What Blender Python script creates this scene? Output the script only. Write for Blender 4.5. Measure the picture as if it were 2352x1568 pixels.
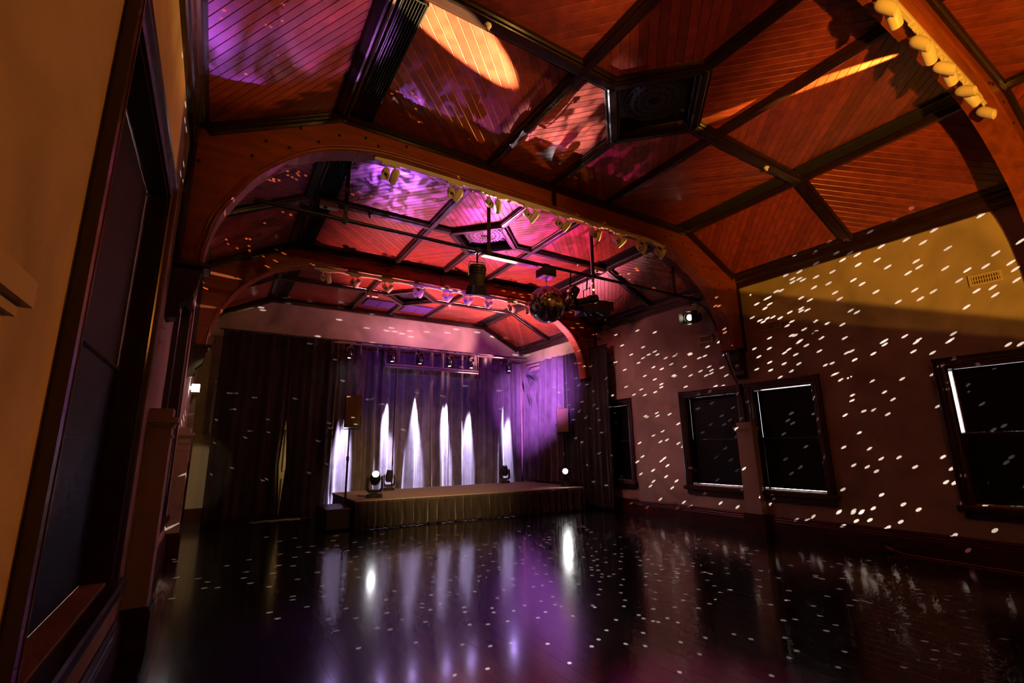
import bpy, bmesh, math, random
from mathutils import Vector, Matrix, noise
random.seed(7)
sc = bpy.context.scene
for o in list(bpy.data.objects): bpy.data.objects.remove(o)
COL = sc.collection
rad = math.radians

# ------------------------------------------------------------------ camera
F_PX = 1083.32; CAM_H = 1.5
YAW, PIT, ROL = rad(31.83908), rad(12.53372), rad(-0.84169)
_f = Vector((math.sin(YAW)*math.cos(PIT), math.cos(YAW)*math.cos(PIT), math.sin(PIT)))
_r = Vector((math.cos(YAW), -math.sin(YAW), 0)); _u = _r.cross(_f)
RX = _r*math.cos(ROL)+_u*math.sin(ROL); UY = -_r*math.sin(ROL)+_u*math.cos(ROL)
cam_d = bpy.data.cameras.new('camera'); cam = bpy.data.objects.new('camera', cam_d); COL.objects.link(cam)
cam.matrix_world = Matrix(((RX.x, UY.x, -_f.x, 0), (RX.y, UY.y, -_f.y, 0), (RX.z, UY.z, -_f.z, CAM_H), (0, 0, 0, 1)))
cam_d.sensor_width = 36; cam_d.lens = F_PX/2352*36; cam_d.clip_start = .05
sc.camera = cam
CP = Vector((0, 0, CAM_H))
def ray(x, y): return RX*((x-1176)/F_PX) - UY*((y-784)/F_PX) + _f
def hit(x, y, ax, val):
    d = ray(x, y); return CP + d*((val-CP[ax])/d[ax])

# ------------------------------------------------------------------ view + world (overcast daylight seen only through the blind gaps)
sc.view_settings.view_transform = 'Standard'; sc.view_settings.look = 'None'
sc.view_settings.exposure = 0; sc.view_settings.gamma = 1; sc.view_settings.use_curve_mapping = False
w = bpy.data.worlds.new('world'); sc.world = w; w.use_nodes = True
w.node_tree.nodes['Background'].inputs[0].default_value = (.95, .97, 1, 1)
w.node_tree.nodes['Background'].inputs[1].default_value = 20

cy = sc.cycles; cy.max_bounces = 4; cy.diffuse_bounces = 2; cy.glossy_bounces = 3; cy.transmission_bounces = 2; cy.transparent_max_bounces = 6; cy.caustics_reflective = False; cy.caustics_refractive = False; cy.sample_clamp_indirect = 3; cy.use_adaptive_sampling = True; cy.adaptive_threshold = .07; cy.adaptive_min_samples = 10

# room numbers
XL, XR, YB, YF = -.49, 8.2, 12.7, -3.2
ZC = 5.25; XM = 3.855
TIES = [.92, 5.0, 9.05]; TT = .22
BALL = Vector((4.31, 5.86, 3.71)); BR = .30

# ------------------------------------------------------------------ lamps
def spot(name, loc, aim, power, col, ang, blend=.3, radius=.03, gobo=None, cut=None):
    l = bpy.data.lights.new(name, 'SPOT'); l.energy = power; l.color = col; l.spot_size = rad(ang); l.spot_blend = blend
    l.shadow_soft_size = radius
    o = bpy.data.objects.new(name, l); COL.objects.link(o); o.location = loc
    d = Vector(aim)-Vector(loc); o.rotation_euler = d.to_track_quat('-Z', 'Y').to_euler()
    if gobo:
        l.use_nodes = True; nt = l.node_tree; em = nt.nodes['Emission']
        tc = nt.nodes.new('ShaderNodeTexCoord'); nz = nt.nodes.new('ShaderNodeTexNoise'); rp = nt.nodes.new('ShaderNodeMapRange')
        mp = nt.nodes.new('ShaderNodeMapping'); mp.inputs['Location'].default_value = (gobo[2], gobo[2]*.7, 0)
        nz.inputs['Scale'].default_value = gobo[0]; nz.inputs['Detail'].default_value = 4; nz.inputs['Distortion'].default_value = 1.2
        rp.inputs[1].default_value = gobo[1]; rp.inputs[2].default_value = gobo[1]+.16; rp.inputs[3].default_value = .03; rp.inputs[4].default_value = 1
        nt.links.new(tc.outputs['Normal'], mp.inputs[0]); nt.links.new(mp.outputs[0], nz.inputs['Vector'])
        nt.links.new(nz.outputs[0], rp.inputs[0]); nt.links.new(rp.outputs[0], em.inputs['Strength'])
    if cut:                                         # straight barn-door edge: light only above the plane through the lamp and two points
        p, q = Vector(cut[0])-Vector(loc), Vector(cut[1])-Vector(loc); n = p.cross(q).normalized()
        if n.z < 0: n = -n
        l.use_nodes = True; nt = l.node_tree; em = nt.nodes['Emission']; ge = nt.nodes.new('ShaderNodeNewGeometry'); dt = nt.nodes.new('ShaderNodeVectorMath'); dt.operation = 'DOT_PRODUCT'
        dt.inputs[1].default_value = n; mr = nt.nodes.new('ShaderNodeMapRange'); mr.inputs[1].default_value = -.004; mr.inputs[2].default_value = .004
        nt.links.new(ge.outputs['Incoming'], dt.inputs[0]); nt.links.new(dt.outputs['Value'], mr.inputs[0]); nt.links.new(mr.outputs[0], em.inputs['Strength'])
    return o
AMBER = (1, .42, .03); WARM = (1, .66, .34); PINK = (1, .16, .36); VIO = (.55, .12, 1); MAG = (1, .05, .55); WHT = (.84, .82, 1)
# amber theatre lamps in the bay behind the camera: upper right wall and roof; plus added fill
spot('lamp_amber_wall', (.3, -2.6, .7), (8.2, 1.6, 5.2), 1900, AMBER, 46, .5, .03, cut=((8.2, 5.0, 4.33), (8.2, 2.4, 3.3)))
spot('lamp_amber_wall', (.3, -2.4, .8), (8.2, 1.6, 5.0), 420, AMBER, 50, .5, .03, cut=((8.2, 4.5, 3.68), (8.2, 1.47, 2.69)))
spot('lamp_amber_roof', (.3, -2.6, .7), (8.2, 2.2, 9.0), 220, (1, .27, .03), 50, .3, .05)
spot('fill_red_roof', (3.7, -1.6, .5), (4.3, 2.4, 5.3), 80, (1, .26, .04), 54, .4, .25)  # added warm-red fill for the near ceiling bay, no fixture of its own
spot('lamp_front_wash', (2.6, 1.3, 4.72), (2.0, 5, 4.9), 105, (1, .5, .11), 74, .7, .04)
arc = spot('lamp_track_graze', (5.5, 1.12, 4.74), (5.2, 1.72, 5.25), 900, (1, .66, .1), 56, .25, .02); arc.scale = (.13, 1, 1)
spot('fill_brown_ambience', (3.4, -2.4, 2.6), (8.0, 3.5, 1.8), 14, (1, .36, .28), 62, .9, .2)  # added ambient fill in place of warm bounce light
spot('fill_rear_amber', (4.2, .3, 4.6), (4.0, -3.2, 3.6), 260, AMBER, 100, .6, .08)  # added lamp: lights the rear wall so the mirror ball reflects amber
# lamp at the right end of the pipe: mirror ball and the left ceiling and wall
spot('lamp_pipe_end', (7.62, 5.86, 3.83), (1.32, 3.22, 5.25), 110000, (1, .74, .32), 4.2, .12, .03)
spot('lamp_pipe_end', (7.62, 5.86, 3.83), (1.3, 3.9, 5.15), 900, (1, .46, .07), 22, .5, .03)
spot('lamp_pipe_end', (7.62, 5.80, 3.80), (-.5, 1.9, 3.3), 720, (1, .31, .03), 32, .1, .05)
# fresnel on the pipe: stage and curtain
spot('lamp_fresnel', (3.05, 5.95, 3.66), (4.7, 11.9, .2), 1150, (1, .58, .25), 50, 1, .04)
# pink up-light from the stage heads and the truss, violet and white roof light partly imitating floor reflections
spot('lamp_stage_pink', (6.7, 11.25, 1.0), (5.7, 9.4, 5.25), 2400, (1, .24, .34), 66, .5, .03)
spot('lamp_stage_pink', (3.5, 11.3, 1.0), (4.0, 9.2, 5.25), 2100, (1, .24, .26), 66, .6, .03)
spot('lamp_truss_pink', (7.0, 11.45, 4.12), (4.6, 11.7, 5.2), 260, (1, .36, .44), 130, .6, .06)
spot('lamp_truss_pink', (4.6, 11.45, 4.12), (4.3, 11.9, 5.25), 90, (1, .34, .4), 140, .6, .06)
spot('lamp_truss_pink', (6.3, 11.1, 4.15), (7.0, 10.9, 5.1), 210, (1, .46, .58), 150, .6, .05)
spot('violet_roof_light', (3.4, 11.2, .95), (2.4, 6.0, 5.25), 4800, (.55, .12, 1), 22, 1, .01, (30, .46, 0))  # blotchy direct beam added in place of violet light reflected off the floor
spot('violet_roof_light', (6.2, 11.2, .95), (4.6, 6.5, 5.25), 7500, (.95, .05, .75), 28, 1, .01, (26, .44, 3))  # likewise a stand-in for coloured light coming up off the floor
spot('violet_roof_light', (3.1, 10.2, .95), (-.15, 3.95, 4.75), 1100, (.6, .1, 1), 5.5, .3, .02, (14, .42, 5))
spot('violet_roof_light', (3.1, 10.2, .95), (.55, 3.55, 5.1), 3200, (.72, .2, 1), 7.5, .3, .02, (12, .42, 2))
spot('white_roof_bounce', (3.62, 11.4, 1.0), (3.2, 4.15, 5.25), 26000, (.95, .86, .9), 9, 1, .01, (34, .40, 7))  # added direct beam imitating stage light bounced from the floor to the boards
spot('white_roof_bounce', (2.9, 9.9, 1.0), (2.1, 4.0, 5.25), 12000, (1, .76, .55), 12, 1, .01, (36, .40, 4))  # second added beam for the floor-bounced blotches
# violet wash on the curtain from the pipe
spot('lamp_curtain_violet', (2.5, 6.05, 4.2), (5.4, 12, 3.1), 700, (.3, .06, 1), 54, 1, .05)
spot('lamp_swag', (4.1, 6.05, 4.2), (7.9, 11.2, 2.8), 9500, (.62, .17, 1), 27, 1, .05)
spot('fill_floor_violet', (6.8, 6.05, 4.25), (2.2, 4.7, 0), 2600, (.34, .03, 1), 26, 1, .05)  # added violet pool standing in for the curtain's reflection in the floor
spot('lamp_floor_magenta', (5.0, 5.9, 4.2), (2.6, 1.75, 0), 3000, (1, .02, .35), 18, 1, .05)
# low ambience on the walls
spot('fill_wall_plum', (4.4, 8.4, 4.2), (8.2, 8.0, 1.4), 120, (1, .42, .46), 76, .8, .2)  # this and the next are added fill, no fixture there
spot('fill_wall_plum', (4.2, 7.6, 4.2), (-.5, 7.6, 2.0), 80, (1, .3, .5), 70, .8, .2)
spot('lamp_left_corner', (.0, 5.95, 4.2), (-.36, 12.5, .8), 240, (1, .72, .38), 13, .3, .03)

# ------------------------------------------------------------------ materials
def mat(name, col, rough=.5, metal=0, spec=.5, emit=0, ecol=None, coat=0, var=0, grain=None, bump=0, sheen=0):
    m = bpy.data.materials.new(name); m.use_nodes = True; nt = m.node_tree; b = nt.nodes['Principled BSDF']
    L = nt.links
    b.inputs['Base Color'].default_value = (*col, 1); b.inputs['Roughness'].default_value = rough; b.inputs['Metallic'].default_value = metal
    b.inputs['Specular IOR Level'].default_value = spec
    if coat: b.inputs['Coat Weight'].default_value = coat; b.inputs['Coat Roughness'].default_value = .12
    if sheen: b.inputs['Sheen Weight'].default_value = sheen; b.inputs['Sheen Roughness'].default_value = .4
    if emit: b.inputs['Emission Color'].default_value = (*(ecol or col), 1); b.inputs['Emission Strength'].default_value = emit
    if grain or var:
        tc = nt.nodes.new('ShaderNodeTexCoord'); mp = nt.nodes.new('ShaderNodeMapping'); nz = nt.nodes.new('ShaderNodeTexNoise')
        g = grain or (3, 3, 3)
        mp.inputs['Scale'].default_value = g; nz.inputs['Scale'].default_value = 1; nz.inputs['Detail'].default_value = 3; nz.inputs['Distortion'].default_value = .6
        oi = nt.nodes.new('ShaderNodeObjectInfo'); cb = nt.nodes.new('ShaderNodeVectorMath'); cb.operation = 'ADD'
        ml = nt.nodes.new('ShaderNodeMath'); ml.operation = 'MULTIPLY'; ml.inputs[1].default_value = 37
        L.new(oi.outputs['Random'], ml.inputs[0]); L.new(tc.outputs['Object'], mp.inputs[0]); L.new(mp.outputs[0], cb.inputs[0]); L.new(ml.outputs[0], cb.inputs[1])
        L.new(cb.outputs[0], nz.inputs['Vector'])
        mr = nt.nodes.new('ShaderNodeMapRange'); mr.inputs[1].default_value = .25; mr.inputs[2].default_value = .75; mr.inputs[3].default_value = .62; mr.inputs[4].default_value = 1.3
        L.new(nz.outputs[0], mr.inputs[0])
        hv = nt.nodes.new('ShaderNodeHueSaturation'); hv.inputs['Color'].default_value = (*col, 1)
        if var:
            r2 = nt.nodes.new('ShaderNodeMapRange'); r2.inputs[3].default_value = 1-var; r2.inputs[4].default_value = 1+var
            L.new(oi.outputs['Random'], r2.inputs[0]); mu = nt.nodes.new('ShaderNodeMath'); mu.operation = 'MULTIPLY'
            L.new(mr.outputs[0], mu.inputs[0]); L.new(r2.outputs[0], mu.inputs[1]); L.new(mu.outputs[0], hv.inputs['Value'])
        else: L.new(mr.outputs[0], hv.inputs['Value'])
        L.new(hv.outputs[0], b.inputs['Base Color'])
        if bump:
            bp = nt.nodes.new('ShaderNodeBump'); bp.inputs['Strength'].default_value = bump; bp.inputs['Distance'].default_value = .01
            L.new(nz.outputs[0], bp.inputs['Height']); L.new(bp.outputs[0], b.inputs['Normal'])
    return m
M = {}
M['plaster'] = mat('plaster', (.50, .41, .33), .9, spec=.1, grain=(1.2, 1.2, 1.2))
M['plaster2'] = mat('plaster_pilaster', (.52, .43, .33), .75, spec=.2)
M['beam'] = mat('beam_timber', (.30, .06, .012), .42, spec=.5, grain=(1.6, 12, 14), bump=.15)
M['rib'] = mat('rib_timber', (.02, .0065, .005), .25, spec=.6, grain=(5, 5, 5), coat=.3)
M['board'] = mat('ceiling_board', (.28, .046, .028), .3, spec=.5, grain=(7, 7, 7), var=.22, coat=.25)
M['back'] = mat('ceiling_backing', (.07, .015, .008), .8)
M['frame'] = mat('window_timber', (.045, .011, .008), .3, spec=.6, grain=(9, 9, 2), coat=.4)
M['skirt'] = mat('baseboard_timber', (.06, .012, .009), .35, grain=(3, 3, 9))
M['floor'] = mat('floor_board', (.013, .009, .008), .2, spec=.8, grain=(14, 1.1, 3), var=.2, bump=.05, coat=.9)
M['slab'] = mat('subfloor', (.01, .008, .007), .6)
M['black'] = mat('black_metal', (.016, .015, .016), .38, spec=.5)
M['blackg'] = mat('black_gloss', (.02, .019, .02), .2, spec=.6)
M['gunmetal'] = mat('gunmetal', (.16, .16, .18), .3, metal=.8)
M['steel'] = mat('steel', (.6, .6, .62), .25, metal=1)
M['cream'] = mat('cream_enamel', (.88, .8, .64), .4)
M['white'] = mat('white_plastic', (.82, .8, .76), .45)
M['lens'] = mat('dark_lens', (.04, .035, .03), .08, spec=.8)
M['reflect'] = mat('lamp_reflector', (.8, .72, .55), .18, metal=1)
M['lit'] = mat('lit_lens', (1, 1, 1), .3, emit=40, ecol=(.93, .93, 1))
M['litw'] = mat('lit_warm_lens', (1, .9, .7), .3, emit=9, ecol=(1, .8, .5))
M['star'] = mat('lit_star_lens', (1, 1, 1), .3, emit=160, ecol=(1, .98, .95))
M['mirror'] = mat('mirror_tile', (.92, .9, .87), .14, metal=1)
M['core'] = mat('ball_core', (.03, .03, .03), .5)
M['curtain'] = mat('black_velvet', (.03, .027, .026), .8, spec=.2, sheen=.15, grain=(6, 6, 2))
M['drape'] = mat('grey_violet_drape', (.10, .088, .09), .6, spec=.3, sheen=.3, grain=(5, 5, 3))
M['valance'] = mat('stage_skirt_cloth', (.03, .022, .015), .75, sheen=.4)
M['carpet'] = mat('stage_carpet', (.20, .17, .14), .95, spec=.1, grain=(60, 60, 60))
M['trim'] = mat('stage_edge', (.7, .66, .6), .35, metal=.6)
M['blind'] = mat('blackout_blind', (.006, .006, .007), .5, spec=.2)
M['vent'] = mat('vent_cream', (.62, .5, .3), .6)
M['cloth'] = mat('speaker_grille', (.2, .13, .06), .7, grain=(90, 90, 90))
M['panel'] = mat('violet_lit_panel', (.13, .05, .42), .6)  # pale panels; the violet light on them is put into the colour
M['rosette'] = mat('rosette_iron', (.022, .02, .05), .35, spec=.6)
M['sign'] = mat('lit_sign', (1, 1, 1), .4, emit=7, ecol=(.9, .96, 1))
M['cord'] = mat('orange_cord', (.4, .14, .04), .5)
M['door'] = mat('door_paint', (.75, .6, .38), .5)
gl = bpy.data.materials.new('window_glass'); gl.use_nodes = True; nt = gl.node_tree; nt.nodes.clear()
_o = nt.nodes.new('ShaderNodeOutputMaterial'); _m = nt.nodes.new('ShaderNodeMixShader'); _t = nt.nodes.new('ShaderNodeBsdfTransparent'); _g = nt.nodes.new('ShaderNodeBsdfGlossy')
_g.inputs['Roughness'].default_value = .03; _m.inputs[0].default_value = .08
nt.links.new(_t.outputs[0], _m.inputs[1]); nt.links.new(_g.outputs[0], _m.inputs[2]); nt.links.new(_m.outputs[0], _o.inputs[0]); M['glass'] = gl

# ------------------------------------------------------------------ mesh helpers
class MB:
    def __init__(s): s.v = []; s.f = []
    def add(s, vs, fs):
        n = len(s.v); s.v += [Vector(p) for p in vs]; s.f += [tuple(i+n for i in q) for q in fs]; return s
    def box(s, a, b):
        x0, y0, z0 = a; x1, y1, z1 = b
        return s.add([(x0,y0,z0),(x1,y0,z0),(x1,y1,z0),(x0,y1,z0),(x0,y0,z1),(x1,y0,z1),(x1,y1,z1),(x0,y1,z1)],
                     [(0,3,2,1),(4,5,6,7),(0,1,5,4),(1,2,6,5),(2,3,7,6),(3,0,4,7)])
    def bbox(s, a, b, c=.01):                       # box with chamfered vertical+horizontal edges
        x0, y0, z0 = a; x1, y1, z1 = b; P = []
        for z, k in ((z0, c), (z0+c, 0), (z1-c, 0), (z1, c)):
            P.append([(x0+k+c*(k == 0), y0+k, z), (x1-k-c*(k == 0), y0+k, z), (x1-k, y0+k+c*(k == 0), z), (x1-k, y1-k-c*(k == 0), z),
                      (x1-k-c*(k == 0), y1-k, z), (x0+k+c*(k == 0), y1-k, z), (x0+k, y1-k-c*(k == 0), z), (x0+k, y0+k+c*(k == 0), z)])
        return s.loft(P)
    def loft(s, rings, closed=True, caps=True):
        n = len(s.v); k = len(rings[0]); m = len(rings)
        for r in rings: s.v += [Vector(p) for p in r]
        for i in range(m-1):
            for j in range(k if closed else k-1):
                a = n+i*k+j; b = n+i*k+(j+1) % k; s.f.append((a, b, b+k, a+k))
        if caps and closed:
            s.f.append(tuple(n+j for j in range(k))[::-1]); s.f.append(tuple(n+(m-1)*k+j for j in range(k)))
        return s
    def extrude(s, poly, fn, a, b):                 # poly of 2-d points, fn(p, t) -> 3-d
        return s.loft([[fn(p, a) for p in poly], [fn(p, b) for p in poly]])
    def tube(s, pts, r, n=8, caps=True):
        pts = [Vector(p) for p in pts]; rs = r if isinstance(r, (list, tuple)) else [r]*len(pts); rings = []
        up = Vector((.13, .31, .94))
        for i, p in enumerate(pts):
            t = (pts[min(i+1, len(pts)-1)]-pts[max(i-1, 0)])
            if t.length < 1e-9: t = rings_t
            t = t.normalized(); rings_t = t
            a = t.cross(up)
            if a.length < .1: a = t.cross(Vector((1, 0, 0)))
            a.normalize(); b = t.cross(a)
            rings.append([p+(a*math.cos(q)+b*math.sin(q))*rs[i] for q in [2*math.pi*j/n for j in range(n)]])
        return s.loft(rings, caps=caps)
    def lathe(s, prof, org, axis, n=16, ref=None):  # prof = [(dist along axis, radius)]
        ax = Vector(axis).normalized(); a = ax.cross(Vector(ref or (0, 0, 1)))
        if a.length < .05: a = ax.cross(Vector((1, 0, 0)))
        a.normalize(); b = ax.cross(a); o = Vector(org)
        return s.loft([[o+ax*d+(a*math.cos(q)+b*math.sin(q))*max(r, 1e-4) for q in [2*math.pi*j/n for j in range(n)]] for d, r in prof])
    def obox(s, c, ax, ay, az, h):
        c = Vector(c); ax, ay, az = Vector(ax).normalized()*h[0], Vector(ay).normalized()*h[1], Vector(az).normalized()*h[2]
        P = [c+ax*i+ay*j+az*k for k in (-1, 1) for i, j in ((-1,-1),(1,-1),(1,1),(-1,1))]
        return s.add(P, [(0,3,2,1),(4,5,6,7),(0,1,5,4),(1,2,6,5),(2,3,7,6),(3,0,4,7)])
    def build(s, name, m, parent=None, org=None, smooth=False, rec=True):
        o3 = Vector(org) if org is not None else (Vector(parent['_org']) if parent is not None and '_org' in parent else Vector((0, 0, 0)))
        me = bpy.data.meshes.new(name); me.from_pydata([p-o3 for p in s.v], [], s.f)
        if rec:
            bm = bmesh.new(); bm.from_mesh(me); bmesh.ops.recalc_face_normals(bm, faces=bm.faces); bm.to_mesh(me); bm.free()
        if smooth:
            me.polygons.foreach_set('use_smooth', [True]*len(me.polygons)); me.set_sharp_from_angle(angle=rad(38))
        me.materials.append(M[m] if isinstance(m, str) else m)
        o = bpy.data.objects.new(name, me); COL.objects.link(o)
        if parent is not None:
            o.parent = parent; ORG[o.name] = o3
            if '_org' in parent: o['_org'] = parent['_org']
        else: o.location = o3
        return o
ORG = {}
def tag(o, label=None, cat=None, group=None, kind=None):
    if label: o['label'] = label
    if cat: o['category'] = cat
    if group: o['group'] = group
    if kind: o['kind'] = kind
    return o
def thing(name, loc, label=None, cat=None, group=None, kind=None):
    o = bpy.data.objects.new(name, None); COL.objects.link(o); o.location = loc; o.empty_display_size = .1; o['_org'] = list(loc)
    return tag(o, label, cat, group, kind)
def copy_tree(o, parent=None):
    c = o.copy(); COL.objects.link(c); c.parent = parent
    for ch in list(o.children): copy_tree(ch, c)
    return c

# ------------------------------------------------------------------ floor: long boards running towards the stage
fl = MB().box((XL-.3, YF-.2, -.12), (XR+.3, YB+.2, -.02)).build('floor', 'slab'); tag(fl, kind='structure', label='dark polished timber dance floor')
bw = .131; x = XL; i = 0
while x < XR-.01:
    x1 = min(x+bw, XR)
    c = .0004
    MB().loft([[(x+.0002, YF, -.02), (x1-.0002, YF, -.02), (x1-.0002, YF, -c), (x1-.0002-c, YF, 0), (x+.0002+c, YF, 0), (x+.0002, YF, -c)],
               [(x+.0002, YB, -.02), (x1-.0002, YB, -.02), (x1-.0002, YB, -c), (x1-.0002-c, YB, 0), (x+.0002+c, YB, 0), (x+.0002, YB, -c)]]).build('floorboard', 'floor', fl)
    x = x1; i += 1

# ------------------------------------------------------------------ walls with window openings
RW = [(7.95, 9.2), (5.16, 6.58), (3.82, 5.10), (1.1, 2.38)]; RZ = (.62, 2.57)
LW = [(2.15, 4.2), (5.9, 7.92)]; LZ = (.62, 3.5)
AW = .13                                       # architrave width
def wall_side(name, xa, xb, wins, zr, label):
    m = MB(); y = YF; o0, o1 = zr[0]+.09, zr[1]-AW
    for a, b in sorted(wins):
        a += AW; b -= AW
        m.box((xa, y, -.1), (xb, a, 5.6)); m.box((xa, a, -.1), (xb, b, o0)); m.box((xa, a, o1), (xb, b, 5.6)); y = b
    m.box((xa, y, -.1), (xb, YB+.2, 5.6))
    return tag(m.build(name, 'plaster'), kind='structure', label=label)
wr = wall_side('wall_right', XR, XR+.25, RW, RZ, 'plastered right wall lit amber at the top')
wl = wall_side('wall_left', XL-.27, XL, LW, LZ, 'plastered left wall beside the camera')
wb = tag(MB().box((XL-.27, YB, -.1), (XR+.25, YB+.2, 5.6)).build('wall_back', 'plaster'), kind='structure', label='plastered end wall behind the stage curtain')
wf = tag(MB().box((XL-.27, YF-.2, -.1), (XR+.25, YF, 5.6)).build('wall_front', 'plaster'), kind='structure', label='plastered wall behind the camera')

def frame_profile(m, side, y0, y1, z0, z1, x):  # moulded architrave around an opening on wall plane x, side = inward sign
    s = side
    prof = [(0, 0), (0, .045), (.02, .05), (.03, .035), (.045, .035), (.055, .048), (.075, .048), (.085, .03), (AW-.02, .03), (AW-.01, .022), (AW, .022), (AW, 0)]
    def leg(fn, a0, a1): m.loft([[fn(p, a0) for p in prof], [fn(p, a1) for p in prof]])
    m.loft([[(x+s*d, y0+q, z0) for q, d in prof], [(x+s*d, y0+q, z1-q) for q, d in prof]])
    m.loft([[(x+s*d, y1-q, z0) for q, d in prof], [(x+s*d, y1-q, z1-q) for q, d in prof]])
    m.loft([[(x+s*d, y0+q, z1-q) for q, d in prof], [(x+s*d, y1-q, z1-q) for q, d in prof]])
def window(n, side, y0, y1, zr, label, blabel, slits, split=.5):
    x = XR if side < 0 else XL; s = side
    z0, z1 = zr
    root = thing('window_%d' % n, (x, (y0+y1)/2, z0), label, kind='structure')
    m = MB(); frame_profile(m, s, y0, y1, z0+.06, z1, x); m.build('architrave', 'frame', root)
    MB().bbox((min(x-s*.2, x+s*.09), y0-.04, z0), (max(x-s*.2, x+s*.09), y1+.04, z0+.075), .012).build('sill', 'frame', root)
    MB().box((min(x, x+s*.035), y0+.02, z0-.09), (max(x, x+s*.035), y1-.02, z0-.002)).build('apron', 'frame', root)
    a, b, c, d = y0+AW, y1-AW, z0+.09, z1-AW          # opening
    # timber reveal lining
    m = MB(); t = .018; xo = x-s*.25
    for q in ((a-.002, a+t, c, d), (b-t, b+.002, c, d), (a, b, d-t, d+.002)):
        m.box((min(x+s*.005, xo), q[0], q[2]), (max(x+s*.005, xo), q[1], q[3]))
    m.build('reveal', 'frame', root)
    # two sashes: lower one nearer the room
    zm = c+(d-c)*split; sw = .018
    xa = x-s*.175
    for nm, z_a, z_b, xo in (('upper_sash', zm-.02, d-t, x-s*.205), ('lower_sash', c, zm+.02, x-s*.165)):
        m = MB(); xs = sorted((xo, xo+s*.035))
        m.box((xs[0], a+t, z_a), (xs[1], a+t+sw, z_b)); m.box((xs[0], b-t-sw, z_a), (xs[1], b-t, z_b))
        m.box((xs[0], a+t, z_a), (xs[1], b-t, z_a+sw)); m.box((xs[0], a+t, z_b-sw), (xs[1], b-t, z_b))
        sh = m.build(nm, 'frame', root)
        MB().box((xo+s*.014, a+t+sw-.005, z_a+sw-.005), (xo+s*.02, b-t-sw+.005, z_b-sw+.005)).build('pane', 'glass', sh)
    # blackout screens, loose at some edges so that daylight shows
    bl = thing('window_blind', (x-s*.1, (a+b)/2, c), blabel, 'blind')
    ux0, ux1, lx0, lx1, top, bot, mid = slits
    for nm, p, q, z_a, z_b in (('upper_screen', a+t+ux0, b-t-ux1, zm+.012+mid, d-t-top), ('lower_screen', a+t+lx0, b-t-lx1, c+bot, zm-.012)):
        xs = sorted((x-s*.125, x-s*.119)); MB().box((xs[0], p, z_a), (xs[1], q, z_b)).build(nm, 'blind', bl)
    xs = sorted((x-s*.135, x-s*.1)); MB().bbox((xs[0], a+t+.002, zm-.013), (xs[1], b-t-.002, zm+.013), .006).build('meeting_rail', 'frame', bl)
window(1, -1, *RW[0], RZ, 'dark timber sash window half hidden by the black side curtain', 'black blackout blind in the window beside the black side curtain', (.003,.003,.003,.003,.003,.003,.007))
window(2, -1, *RW[1], RZ, 'dark timber sash window just beyond the right wall pilaster', 'black blackout blind in the window just beyond the right pilaster', (.003,.003,.003,.003,.003,.022,.005))
window(3, -1, *RW[2], RZ, 'dark timber sash window just on the near side of the right pilaster', 'black blackout blind in the window just on the near side of the right pilaster', (.003,.004,.003,.014,.016,.026,.003))
window(4, -1, *RW[3], RZ, 'dark timber sash window at the right edge of the photo', 'black blackout blind in the window at the right edge', (.003,.03,.003,.008,.008,.004,.008))
window(5, 1, *LW[0], LZ, 'tall dark timber sash window in the left wall nearest the camera', 'tall black blind in the left window nearest the camera', (.004,.007,.004,.009,.006,.007,.006))
window(6, 1, *LW[1], LZ, 'tall dark timber sash window in the left wall beyond the near pilaster', 'tall black blind in the far left window', (.004,.004,.004,.004,.003,.004,.003))

# ------------------------------------------------------------------ baseboards
def baseboard(name, side, label):
    x = XR if side < 0 else XL; s = side
    prof = [(0, 0), (.035, 0), (.035, .2), (.028, .215), (.03, .235), (.02, .25), (.022, .27), (.01, .3), (0, .3)]
    m = MB(); m.loft([[(x+s*d, YF, z) for d, z in prof], [(x+s*d, YB, z) for d, z in prof]]); return tag(m.build(name, 'skirt'), kind='structure', label=label)
baseboard('baseboard_right', -1, 'tall dark red baseboard along the right wall'); baseboard('baseboard_left', 1, 'tall dark red baseboard along the left wall')
prof = [(0, 0), (.035, 0), (.035, .2), (.028, .215), (.03, .235), (.02, .25), (.022, .27), (.01, .3), (0, .3)]
tag(MB().loft([[(XL, YB-d, z) for d, z in prof], [(XR, YB-d, z) for d, z in prof]]).build('baseboard_back', 'skirt'), kind='structure')

# ------------------------------------------------------------------ pilasters
tn = [0]
def trim_name(): tn[0] += 1; return 'trim_%d' % tn[0]
def pilaster(x, s, y0, y1, label, axis='x'):
    def bx(m, d0, d1, e, z0, z1):
        if axis == 'x': m.box((min(x+s*d0, x+s*d1), y0-e, z0), (max(x+s*d0, x+s*d1), y1+e, z1))
        else: m.box((y0-e, min(x+s*d0, x+s*d1), z0), (y1+e, max(x+s*d0, x+s*d1), z1))
    c = (x, (y0+y1)/2, 0) if axis == 'x' else ((y0+y1)/2, x, 0)
    r = thing(trim_name(), c, label, kind='structure')
    m = MB(); bx(m, 0, .165, 0, .3, 1.62); m.build('shaft', 'plaster2', r)
    m = MB(); bx(m, 0, .195, .035, 0, .28); bx(m, 0, .18, .02, .28, .31); m.build('plinth', 'skirt', r)
    m = MB(); bx(m, 0, .177, .012, 1.62, 1.635); bx(m, 0, .167, .003, 1.635, 1.70); bx(m, 0, .178, .014, 1.70, 1.72); bx(m, 0, .19, .026, 1.72, 1.74); bx(m, 0, .205, .04, 1.74, 1.785)
    bx(m, 0, .16, -.005, 1.785, 1.86); m.build('capital', 'plaster2', r)
pilaster(XL, 1, .74, 1.04, 'cream moulded pilaster at the left edge of the photo')
pilaster(XL, 1, 5.0, 5.3, 'cream moulded pilaster under the near left corbel')
pilaster(XL, 1, 9.02, 9.3, 'cream moulded pilaster under the far left corbel')
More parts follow.
